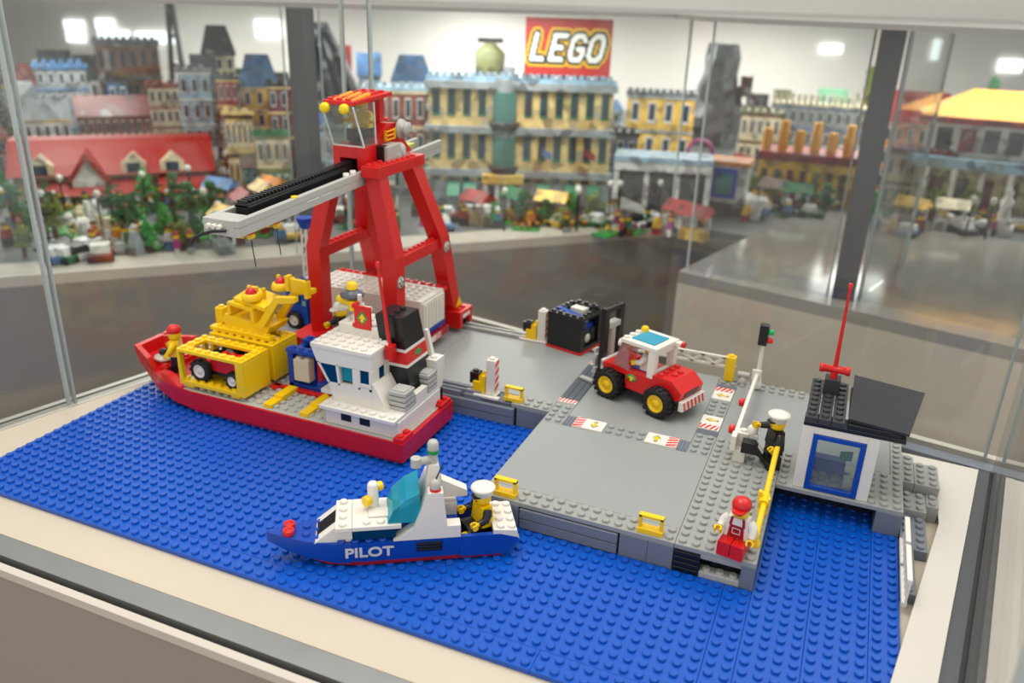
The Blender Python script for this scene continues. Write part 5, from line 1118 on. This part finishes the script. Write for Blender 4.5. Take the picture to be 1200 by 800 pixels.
# water tank tower behind store
p, w, h, a = site(548, 596, 62, 186)
t = thing('roof_tank', 'dark grey toy water tank on legs behind the department store', 'water tank', tuple(p), a)
for x in (-1, 1):
    for y in (-1, 1): part(t, 'leg', B().box(x*w*.3-.5, y*w*.3-.5, 0, x*w*.3+.5, y*w*.3+.5, h*.8), tm('dgrey'), False)
part(t, 'tank', B().lathe([(w*.34, h*.72), (w*.36, h*.9), (w*.12, h*.98)], n=14), tm('olive'), False); part(t, 'vane', B().box(-w*.3, -.2, h*.98, w*.3, .2, h*1.02), tm('black'), False)
# ---- filling station and kiosk
p, w, h, a = site(716, 826, 188, 256)
t = thing('filling_station', 'white toy filling station canopy with open bays', 'toy building', tuple(p), a)
part(t, 'canopy', B().box(-w/2, -2, h*.78, w/2, 8, h*.92), tm('white'), False); part(t, 'canopy_stripe', B().box(-w/2-.1, -2.2, h*.92, w/2+.1, 8.1, h), tm('lblue'), False)
for k in range(4): part(t, 'pillar', B().box(-w/2+k*(w-1.2)/3, -1.5, 0, -w/2+k*(w-1.2)/3+1.2, -.3, h*.78), tm('white'), False)
part(t, 'back_wall', B().box(-w/2, 7, 0, w/2, 8, h*.78), tm('dgrey'), False)
for k in range(3): part(t, 'bay_door', B().box(-w*.42+k*w*.3, 6.8, .3, -w*.2+k*w*.3, 7.0, h*.6), tm('grey'), False)
b = B().hexa([(-w*.4, -3.5, 0), (w*.1, -3.5, 0), (w*.1, -2.8, 0), (-w*.4, -2.8, 0)], [(-w*.4, -3.5, h*.36), (w*.1, -3.5, h*.1), (w*.1, -2.8, h*.1), (-w*.4, -2.8, h*.36)]); part(t, 'white_ramp', b, tm('white'), False)
p, w, h, a = site(818, 868, 192, 250)
t = thing('toy_kiosk', 'white toy kiosk with blue poster on a dark brown base', 'kiosk', tuple(p), a-8)
part(t, 'base', B().box(-w/2-1, -1, 0, w/2+1, 8, h*.22), tm('brown'), False); part(t, 'wall', B().box(-w/2, 0, h*.22, w/2, 7, h*.92), tm('white'), False)
part(t, 'roof', B().box(-w/2-.6, -.8, h*.92, w/2+.6, 7.6, h), tm('orange'), False)
po = part(t, 'poster_frame', B().box(-w*.26, -.25, h*.3, w*.3, .05, h*.86), mat('poster_blue', (40, 70, 190), .4), False)
o = part(t, 'poster', B().box(-w*.17, -.35, h*.38, w*.2, -.2, h*.78), tm('teal'), False); o.parent = po
p, w, h, a = site(870, 896, 236, 258); single('white_crate', B().box(-w/2, 0, 0, w/2, w, h).studs(-1, 1, 2, 2, h), tm('white'), 'plain white block beside the toy kiosk', 'block', tuple(p), rz=a)
# purple ring ride
p, w, h, a = site(800, 834, 160, 206)
t = thing('ring_ride', 'purple ring fairground ride left of the yellow fort', 'toy ride', tuple(p), a)
b = B(); pts = [(math.cos(2*math.pi*k/24)*w*.42, 0, h*.55+math.sin(2*math.pi*k/24)*w*.42) for k in range(25)]; part(t, 'ring', b.path(pts, w*.07, 8), tm('purple'), False)
for s_ in (-1, 1): part(t, 'leg', B().bar((s_*w*.4, 0, 0), (s_*w*.1, 0, h*.5), 1, 1), tm('white'), False)
# dark rock tower
p, w, h, a = site(808, 860, 64, 172)
t = thing('rock_tower', 'dark grey toy rock tower rising behind the filling station', 'toy rock', tuple(p), a)
rs = []
for k in range(8):
    rr = w/2*(1.15-.5*(k/7)**1.6); rs.append([(math.cos(2*math.pi*i/9)*rr*random.uniform(.8, 1.1), 6+math.sin(2*math.pi*i/9)*rr*random.uniform(.8, 1.1), h*k/7) for i in range(9)])
part(t, 'rock', B().loft(rs), tm('dgrey'), False)
for k in range(6): part(t, 'rock_step', B().box(-w*.5+k*3, -2+k, h*(.1+.08*k), -w*.5+k*3+4, 4+k, h*(.2+.1*k)), tm(('black', 'brown')[k % 2]), False)
p, w, h, a = site(370, 446, 44, 178)
t = thing('dark_cliff', 'black toy cliff sloping down behind the crane cab', 'toy rock', tuple(p), a)
rs = []
for k in range(8):
    f_ = k/7; rs.append([(-w/2+w*(1-.72*f_**1.3)*(i/8), (-1.5 if i % 2 else 1.0)*(1-.5*f_), h*f_*(1-.12*random.random())) for i in range(9)]+[(-w/2+w*(1-.72*f_**1.3)*(1-i/4), 9*(1-.4*f_), h*f_) for i in range(5)])
part(t, 'cliff', B().loft(rs), tm('black'), False)
for k in range(5): part(t, 'cliff_step', B().box(-w*.5+k*w*.18, -3, 0, -w*.5+k*w*.18+w*.16, -1, h*(.35-.06*k)), tm(('dgrey', 'black')[k % 2]), False)
# yellow fort / market hall
p, w, h, a = site(884, 1004, 148, 240)
t = thing('yellow_market', 'long yellow toy market hall with red stripe and round turrets', 'toy building', tuple(p), a)
part(t, 'wall', B().box(-w/2, 0, 0, w/2, 12, h*.5), tm('yellow'), False); part(t, 'red_stripe', B().box(-w/2-.5, -.6, h*.5, w/2+.5, 12, h*.6), tm('red'), False)
for k in range(7): part(t, 'turret', B().lathe([(w*.045, h*.6), (w*.05, h*.75), (w*.04, h*.85+h*.1*(k % 2))], (-w*.45+k*w*.15, 3, 0), 12), mat('bright_yellow', (226, 160, 14), .45), False)
for k in range(8): part(t, 'arch', B().box(-w*.46+k*w*.12, -.3, h*.05, -w*.4+k*w*.12, .1, h*.4), tm(('brown', 'olive', 'dred')[k % 3]), False)
# right hand villa with yellow roof
p, w, h, a = site(1074, 1236, 124, 262)
t = thing('yellow_roof_villa', 'white toy villa with broad yellow roof behind the corner post', 'toy building', tuple(p), a+6)
part(t, 'lower_wall', B().box(-w/2, 0, 0, w/2, 16, h*.42), tm('sand'), False); part(t, 'terrace', B().box(-w/2-2, -3, h*.42, w/2+2, 16, h*.5), tm('lblue'), False)
part(t, 'upper_wall', B().box(-w/2, 1, h*.5, w/2, 16, h*.76), tm('white'), False); part(t, 'eaves', B().box(-w/2-2.5, -2, h*.76, w/2+2.5, 17, h*.81), tm('red'), False)
part(t, 'roof', B().hexa([(-w/2-2, -1.5, h*.81), (w/2+2, -1.5, h*.81), (w/2+2, 17, h*.81), (-w/2-2, 17, h*.81)], [(-w*.25, 5, h), (w*.3, 5, h), (w*.3, 12, h), (-w*.25, 12, h)]), mat('bright_yellow', (226, 160, 14), .45), False)
for k in range(6):
    part(t, 'window', B().box(-w*.44+k*w*.15, .7, h*.54, -w*.34+k*w*.15, 1.1, h*.72), tm(('dgrey', 'red', 'dgrey')[k % 3]), False)
    part(t, 'column', B().lathe([(1.1, 0), (.8, 1), (.8, h*.42)], (-w*.46+k*w*.18, -2.2, 0), 10), tm('white'), False)
    part(t, 'arch_door', B().box(-w*.42+k*w*.16, -.3, .2, -w*.33+k*w*.16, .1, h*.34), tm(('brown', 'dgrey', 'dred')[k % 3]), False)
p, w, h, a = site(1158, 1184, 222, 274)
t = thing('white_statue', 'white toy statue on a stepped pedestal before the yellow roof villa', 'statue', tuple(p), a)
part(t, 'pedestal', B().box(-w/2, -w/2, 0, w/2, w/2, h*.18).box(-w*.35, -w*.35, h*.18, w*.35, w*.35, h*.32), tm('white'), False); part(t, 'robed_body', B().lathe([(w*.3, h*.32), (w*.22, h*.55), (w*.3, h*.7), (w*.12, h*.8), (w*.17, h*.9), (w*.02, h)], n=14), tm('white'), False)
# ---- red roofed house
p, w, h, a = site(36, 244, 172, 236)
t = thing('red_roof_house', 'long cream toy house with red roof and small dormers', 'toy building', tuple(p), a-4)
part(t, 'wall', B().box(-w/2, 0, 0, w/2, 18, h*.5), tm('sand'), False); part(t, 'roof', B().prism([(-2, h*.5), (20, h*.5), (13, h), (7, h)], 'x', -w/2-1, w/2+1), mat('roof_red', (150, 34, 26), .45), False)
g_ = part(t, 'gable', B().prism([(-w*.21, 0), (-w*.05, 0), (-w*.05, h*.46), (-w*.13, h*.8), (-w*.21, h*.46)], 'y', -3, 8), tm('white'), False)
o = part(t, 'gable_roof', B().prism([(-w*.24, h*.42), (-w*.13, h*.9), (-w*.02, h*.42), (-w*.05, h*.42), (-w*.13, h*.78), (-w*.21, h*.42)], 'y', -3.6, 8), mat('roof_red', (150, 34, 26), .45), False); o.parent = g_
for x in (-.36, .1, .3):
    dm = part(t, 'dormer', B().prism([(x*w-2.6, h*.5), (x*w+2.6, h*.5), (x*w+2.6, h*.66), (x*w, h*.82), (x*w-2.6, h*.66)], 'y', -1.6, 6), tm('sand'), False)
    o = part(t, 'dormer_window', B().box(x*w-1.4, -1.8, h*.52, x*w+1.4, -1.5, h*.68), WGL, False); o.parent = dm
part(t, 'porch_roof', B().prism([(-6, h*.22), (0, h*.22), (0, h*.42)], 'x', -w*.4, w*.12), mat('roof_red', (150, 34, 26), .45), False); part(t, 'porch_roof', B().prism([(-6, h*.22), (0, h*.22), (0, h*.46)], 'x', w*.22, w*.5), mat('roof_red', (150, 34, 26), .45), False)
windows(t, w*.96, 0, h*.45, 1, 7, ww=3.2)
for x in (-.38, -.24, -.02, .1, .28, .46): part(t, 'porch_post', B().box(x*w-.4, -5.6, 0, x*w+.4, -4.8, h*.24), tm('yellow' if x > .2 else 'white'), False)
# ---- clock tower, iron tower, dark hall
t = building((250, 284, 46, 176), 'sand coloured toy tower house with black pyramid roof', 'sand', 5, 3, 'hip', 'black', 'dgrey', rh=8)
p, w, h, a = site(204, 228, 18, 152)
t = thing('iron_tower', 'slender dark toy iron tower tapering to a point', 'tower', tuple(p), a)
for sx in (-1, 1):
    for sy in (-1, 1): part(t, 'leg', B().bar((sx*w*.42, sy*w*.42, 0), (sx*.5, sy*.5, h), 1.3, 1.3), tm('dgrey'), False)
for k in (.25, .5, .72): part(t, 'platform', B().box(-w*.42*(1-k)-.8, -w*.42*(1-k)-.8, h*k, w*.42*(1-k)+.8, w*.42*(1-k)+.8, h*k+1.2), tm('dgrey'), False)
building((130, 196, 52, 164), 'dark brown windowless looking toy warehouse', 'brown', 3, 6, 'flat', 'dgrey', 'dgrey', rh=3, frm='brown')
building((60, 112, 74, 174), 'grey toy block with blue awning band', 'grey', 4, 5, 'flat', 'blue', 'blue', rh=4)
building((28, 56, 104, 184), 'white toy block with low grey roof', 'white', 3, 4, 'hip', 'grey', 'sand')
building((-38, 14, 84, 184), 'dark grey toy block at the left glass joint', 'dgrey', 4, 5, 'flat', 'dgrey', 'grey')
building((292, 332, 78, 204), 'yellow toy house with blue mansard roof', 'yellow', 4, 3, 'hip', 'blue', 'sand', rh=8)
building((266, 288, 92, 210), 'narrow red and cream toy terrace house', 'red', 4, 3, 'flat', 'dgrey', 'tan')
building((222, 256, 84, 202), 'pale blue toy terrace house with shopfront', 'lblue', 4, 3, 'flat', 'grey', 'white', base_m='white')
building((238, 262, 76, 186), 'dark red toy terrace house with grey gable', 'dred', 4, 3, 'gable', 'dgrey', 'grey')
building((272, 302, 132, 224), 'tan toy bank with arched windows', 'tan', 2, 5, 'flat', 'tan', 'brown')
building((322, 358, 100, 216), 'dark red toy corner house beside the dark post', 'dred', 4, 3, 'flat', 'black', 'tan')
building((306, 342, 156, 234), 'sand coloured toy cafe with dark green awning', 'sand', 2, 4, 'flat', 'green', 'olive', base_m='green')
building((186, 218, 100, 194), 'sand coloured toy terrace house with red band', 'sand', 4, 4, 'flat', 'brick', 'red')
building((104, 180, 120, 190), 'low brick red toy factory hall', 'brick', 2, 9, 'gable', 'dred', 'brown', rh=5)
building((40, 88, 122, 198), 'white toy farmhouse with yellow eaves', 'white', 2, 5, 'gable', 'grey', 'yellow')
building((372, 426, 152, 222), 'low grey toy garage behind the crane cab', 'grey', 2, 6, 'flat', 'dgrey', 'lblue')
building((862, 906, 124, 196), 'sand coloured toy ruin left of the yellow market', 'sand', 2, 5, 'flat', 'olive', 'brown', rh=4)
building((900, 1000, 104, 176), 'lilac grey toy castle wall behind the yellow market', 'grey', 2, 10, 'flat', 'sand', 'blue', rh=8)
building((1010, 1082, 118, 226), 'orange toy house seen through the glass fin', 'orange', 3, 6, 'gable', 'red', 'white')
building((1030, 1100, 176, 250), 'cream toy arcade with red awnings at the corner post', 'sand', 2, 6, 'flat', 'red', 'brown')
# ---- closely packed terraces between the named houses
random.seed(17)
WALLS = ['sand', 'brick', 'grey', 'tan', 'dred', 'lblue', 'white', 'olive', 'brown', 'yellow', 'orange', 'teal', 'dgrey', 'red', 'blue', 'green']; ROOFS = ['dgrey', 'brown', 'black', 'blue', 'red', 'olive', 'green', 'grey']
combos = [(w_, r_, k_) for w_ in WALLS for r_ in ROOFS for k_ in ('flat', 'gable', 'hip') if w_ != r_]; random.shuffle(combos)
KN = {'flat': 'battlemented', 'gable': 'pitched', 'hip': 'sloped'}
def row(x0, x1, base, t0, t1, wmin, wmax):
    x = x0
    while x < x1:
        wd = random.uniform(wmin, wmax); bs = base+random.uniform(-3, 3); tp = random.uniform(t0, t1)
        p, w, h, a = site(x, x+wd, tp, bs); d = min(w*.5, 7); cx, cy_ = p.x-math.sin(a*D2R)*d/2, p.y+math.cos(a*D2R)*d/2
        if all(math.hypot(cx-f[0], cy_-f[1]) > max(w/2, d/2)+max(f[2], f[3])*.75 for f in FOOT):
            w_, r_, k_ = combos.pop(); fl = max(2, int(h/9))
            building((x, x+wd-9, tp, bs), f'{NICE.get(w_, w_)} toy terrace house with {KN[k_]} {NICE.get(r_, r_)} roof', w_, fl, max(2, int(w/5)), k_, r_, random.choice(('white', 'sand', 'grey', 'dgrey')), dep=d, name='toy_terrace_house', base_m=random.choice((None, 'brown', 'dgrey', 'green')))
        x += wd
row(-40, 450, 152, 62, 92, 26, 44); row(-40, 450, 167, 92, 124, 22, 36); row(-40, 60, 200, 130, 160, 22, 36); row(246, 450, 186, 118, 150, 20, 32); row(240, 372, 226, 178, 200, 18, 28); row(376, 440, 236, 196, 212, 18, 26)
row(800, 1010, 158, 104, 126, 24, 40); row(860, 1010, 200, 168, 184, 18, 30); row(1000, 1240, 168, 112, 140, 26, 44); row(480, 800, 158, 96, 124, 26, 40)
# ---- trees, bushes, rocks
def tree_proto(label, m_, kind, name):
    t = thing(name, label, 'toy tree', (0, 0, -400)); part(t, 'trunk', B().tube((0, 0, 0), (0, 0, 4), .7, .5, 8), tm('brown'), False)
    b = B()
    for k in range(46):
        a_, r_, z_ = random.uniform(0, 6.28), random.uniform(0, 3.4), random.uniform(2.6, 9)
        r_ *= (1-abs(z_-5.2)/5.5) if kind else (1-(z_-2.6)/7)
        x, y = math.cos(a_)*r_, math.sin(a_)*r_; s_ = random.uniform(.5, 1.0); u_ = random.uniform(0, 1.5)
        b.hexa([(x-s_, y-s_*.5, z_), (x+s_*.6, y-s_, z_+.2), (x+s_, y+s_*.6, z_), (x-s_*.5, y+s_, z_-.2)], [(x-s_*.6, y-s_*.4, z_+.8), (x+s_*.5, y-s_*.6, z_+1), (x+s_*.7, y+s_*.4, z_+.9), (x-s_*.4, y+s_*.7, z_+.7)])
    part(t, 'leaves', b, m_, False); return t
TR = [('dark green bushy toy tree in the town', mat('leaf_dark', (20, 92, 44), .5), 1, 'toy_tree'), ('bright green toy fir tree in the town', mat('leaf_bright', (36, 140, 60), .5), 0, 'toy_fir'), ('olive green sparse toy tree in the town', mat('leaf_olive', (104, 120, 48), .5), 1, 'toy_tree')]
spots = {0: [(132, 250), (160, 262), (186, 258), (208, 272), (226, 262), (150, 282), (232, 284), (20, 262), (36, 282), (56, 250), (206, 246), (252, 258), (940, 248), (966, 250), (1006, 232), (610, 262), (640, 266)],
         1: [(118, 236), (172, 240), (196, 288), (176, 296), (244, 276), (8, 238), (948, 228), (980, 226), (580, 266), (668, 262), (1020, 262)],
         2: [(66, 278), (214, 292), (30, 300), (1090, 258), (1130, 262), (1044, 256), (880, 236), (694, 262), (660, 270)]}
for k, (lb, m_, kd, nm) in enumerate(TR):
    pr = tree_proto(lb, m_, kd, nm); pr['group'] = lb.replace(' in the town', 's')
    for i, (px, py) in enumerate(spots[k]):
        q = on_z(px, py, TOWNZ+.0)
        if i == 0: pr.location = q*U; o = pr
        else: o = dup(pr, tuple(q), random.uniform(0, 360))
        s_ = random.uniform(.55, .95); o.scale = (s_,)*3
# tall trees behind the villa and the fort
for px, py, s_, lb in ((1140, 196, 1.8, 'tall dark toy tree left of the pair behind the yellow roof'), (1192, 198, 1.8, 'tall dark toy tree right of the pair behind the yellow roof'), (1008, 170, 1.8, 'tall palm green toy tree next to the corner post')):
    q = on_z(px, py, TOWNZ); t = tree_proto(lb, mat('leaf_olive' if px < 1100 else 'leaf_dark', (104, 120, 48), .5), 1, 'tall_toy_tree'); t.location = q*U; t.scale = (s_*.8, s_*.8, s_*1.6)
random.seed(3)
rockp = []
for k in range(26):
    q = on_z(random.uniform(78, 172), random.uniform(254, 300), TOWNZ); b = B(); r_ = random.uniform(1.0, 2.2); hgt = random.uniform(1.5, 4.5)
    ring = lambda f, z: [(math.cos(i*1.0472)*r_*f*random.uniform(.8, 1.1), math.sin(i*1.0472)*r_*f*random.uniform(.8, 1.1), z) for i in range(6)]
    b.loft([ring(1, 0), ring(.95, hgt*.5), ring(.5, hgt)])
    c = ('white', 'sand', 'grey', 'white')[k % 4]
    single('toy_rock', b, tm(c), {'white': 'white angular toy rock in the rock garden', 'sand': 'sand coloured toy rock in the rock garden', 'grey': 'grey toy rock in the rock garden'}[c], 'toy rock', tuple(q), {'white': 'white rocks', 'sand': 'sand rocks', 'grey': 'grey rocks'}[c]+' of the rock garden', rz=k*40)
# ---- cars and little people on the streets
def car_proto(c):
    t = thing('toy_car', f'small {NICE.get(c, c)} toy car on the town streets', 'toy car', (0, 0, -400), 0, f'{NICE.get(c, c)} toy cars in the town')
    part(t, 'body', B().box(-3, -1.9, .5, 3, 1.9, 1.7, .15), tm(c), False); part(t, 'cabin', B().prism([(-2, 1.7), (1.6, 1.7), (1.0, 3.0), (-1.5, 3.0)], 'y', -1.6, 1.6), tm('white') if c != 'white' else tm('black'), False)
    for x in (-1.8, 1.8):
        for y in (-1.9, 1.9): part(t, 'wheel', B().lathe([(.7, -.25), (.75, 0), (.7, .25)], (x, y, .72), 12, 'y'), RUBBER, False)
    return t
random.seed(21)
CARZ = [(385, 455, 240, 268), (470, 700, 254, 270), (700, 800, 262, 274), (250, 360, 236, 292), (870, 985, 240, 256), (1020, 1200, 262, 282), (60, 120, 296, 308), (250, 300, 180, 220)]
for ci, c in enumerate(('red', 'blue', 'white', 'yellow', 'green', 'black')):
    pr = car_proto(c)
    for i in range(9):
        zn = CARZ[(i*5+ci) % len(CARZ)]; q = on_z(random.uniform(zn[0], zn[1]), random.uniform(zn[2], zn[3]), TOWNZ)
        if i == 0: pr.location = q*U; pr.rotation_euler = (0, 0, random.uniform(0, 6.28))
        else: dup(pr, tuple(q), random.uniform(0, 360))
def folk_proto(c, l):
    lab = f'tiny toy town figure with {NICE.get(c, c)} torso and {NICE.get(l, l)} legs'
    t = thing('toy_town_figure', lab, 'toy figure', (0, 0, -400), 0, lab.replace('tiny toy town figure', 'figures'))
    for s_ in (-1, 1): part(t, 'leg', B().box(min(0, s_)*.96, -.45, 0, max(0, s_)*.96, .45, 1.6), tm(l), False)
    part(t, 'torso', B().hexa([(-1, -.5, 1.6), (1, -.5, 1.6), (1, .5, 1.6), (-1, .5, 1.6)], [(-.75, -.45, 3.3), (.75, -.45, 3.3), (.75, .45, 3.3), (-.75, .45, 3.3)]), tm(c), False)
    part(t, 'head', B().lathe([(.5, 3.3), (.63, 3.5), (.63, 4.1), (.5, 4.4)], n=10), YEL, False); part(t, 'hair', B().lathe([(.68, 4.0), (.7, 4.3), (.3, 4.7)], n=10), tm(random.choice(('brown', 'black', 'red', 'white'))), False)
    return t
FZ = [(245, 365, 205, 296), (385, 470, 232, 275), (470, 720, 252, 276), (720, 830, 262, 280), (870, 990, 232, 262), (1020, 1200, 250, 284), (60, 250, 236, 252), (110, 245, 278, 300), (0, 60, 230, 312)]
for ci, (c, l) in enumerate((('red', 'black'), ('blue', 'dgrey'), ('white', 'blue'), ('green', 'brown'), ('orange', 'black'), ('purple', 'white'), ('yellow', 'red'), ('black', 'grey'))):
    pr = folk_proto(c, l)
    for i in range(15):
        zn = FZ[(i*4+ci) % len(FZ)]; q = on_z(random.uniform(zn[0], zn[1]), random.uniform(zn[2], zn[3]), TOWNZ)
        if i == 0: pr.location = q*U
        else: dup(pr, tuple(q), random.uniform(0, 360))
# flower beds, street lamps and fences
random.seed(31)
def bed_proto(c):
    lab = f'toy flower bed with {NICE.get(c, c)} blooms in the town'
    t = thing('flower_bed', lab, 'flower bed', (0, 0, -400), 0, lab.replace('toy flower bed', 'flower beds'))
    part(t, 'plate', B().box(-3, -2, 0, 3, 2, .4), mat('leaf_bright', (36, 140, 60), .5), False)
    for k in range(7): x, y = random.uniform(-2.5, 2.5), random.uniform(-1.6, 1.6); part(t, 'flower', B().tube((x, y, .4), (x, y, 1.2), .15, .15, 6).lathe([(.2, 1.2), (.55, 1.4), (.3, 1.7)], (x, y, 0), 8), tm(c), False)
    return t
def lamp_proto():
    t = thing('street_lamp', 'black toy street lamp with white globe in the town', 'street lamp', (0, 0, -400), 0, 'toy street lamps of the town')
    part(t, 'pole', B().lathe([(.6, 0), (.3, .4), (.22, 1), (.2, 8)], n=8), BLACK, False); part(t, 'globe', B().lathe([(.2, 8), (.6, 8.4), (.7, 8.9), (.5, 9.4), (.1, 9.6)], n=10), WHITE, False)
    return t
protos = [(bed_proto(c), 12) for c in ('red', 'yellow', 'white', 'orange', 'purple')]+[(lamp_proto(), 26)]
BZ = [(380, 460, 236, 276), (570, 760, 256, 276), (0, 250, 262, 312), (246, 366, 200, 296), (700, 790, 254, 266), (872, 1000, 206, 256), (1020, 1200, 244, 286), (60, 250, 240, 262)]
for pi, (pr, n_) in enumerate(protos):
    for i in range(n_):
        zn = BZ[(i*3+pi) % len(BZ)]; q = on_z(random.uniform(zn[0], zn[1]), random.uniform(zn[2], zn[3]), TOWNZ)
        if i == 0: pr.location = q*U
        else: dup(pr, tuple(q), random.uniform(0, 360))
# market stalls and parasols
for i, (px, py, c, c2) in enumerate(((262, 246, 'blue', 'white'), (290, 262, 'red', 'grey'), (322, 244, 'orange', 'sand'), (340, 272, 'white', 'grey'), (270, 284, 'yellow', 'dred'), (604, 258, 'green', 'yellow'), (646, 262, 'yellow', 'green'), (560, 262, 'red', 'sand'), (905, 244, 'brown', 'dred'), (930, 250, 'green', 'brown'), (1110, 270, 'sand', 'white'), (1064, 268, 'yellow', 'brown'), (796, 274, 'red', 'white'), (812, 280, 'red', 'yellow'), (312, 250, 'tan', 'white'), (262, 296, 'teal', 'grey'), (416, 246, 'purple', 'white'), (452, 252, 'dgrey', 'yellow'))):
    q = on_z(px, py, TOWNZ); t = thing('market_stall', f'toy market stall with {NICE.get(c, c)} canopy and {NICE.get(c2, c2)} counter', 'market stall', tuple(q), random.uniform(-40, 10))
    part(t, 'counter', B().box(-3, -1.5, 0, 3, 1.5, 2.2), tm(c2), False)
    for x in (-2.8, 2.8):
        for y in (-1.4, 1.4): part(t, 'pole', B().box(x-.2, y-.2, 2.2, x+.2, y+.2, 5.6), tm('white'), False)
    part(t, 'canopy', B().prism([(-2.6, 5.4), (2.6, 5.4), (0, 7.4)], 'x', -3.6, 3.6), tm(c), False)
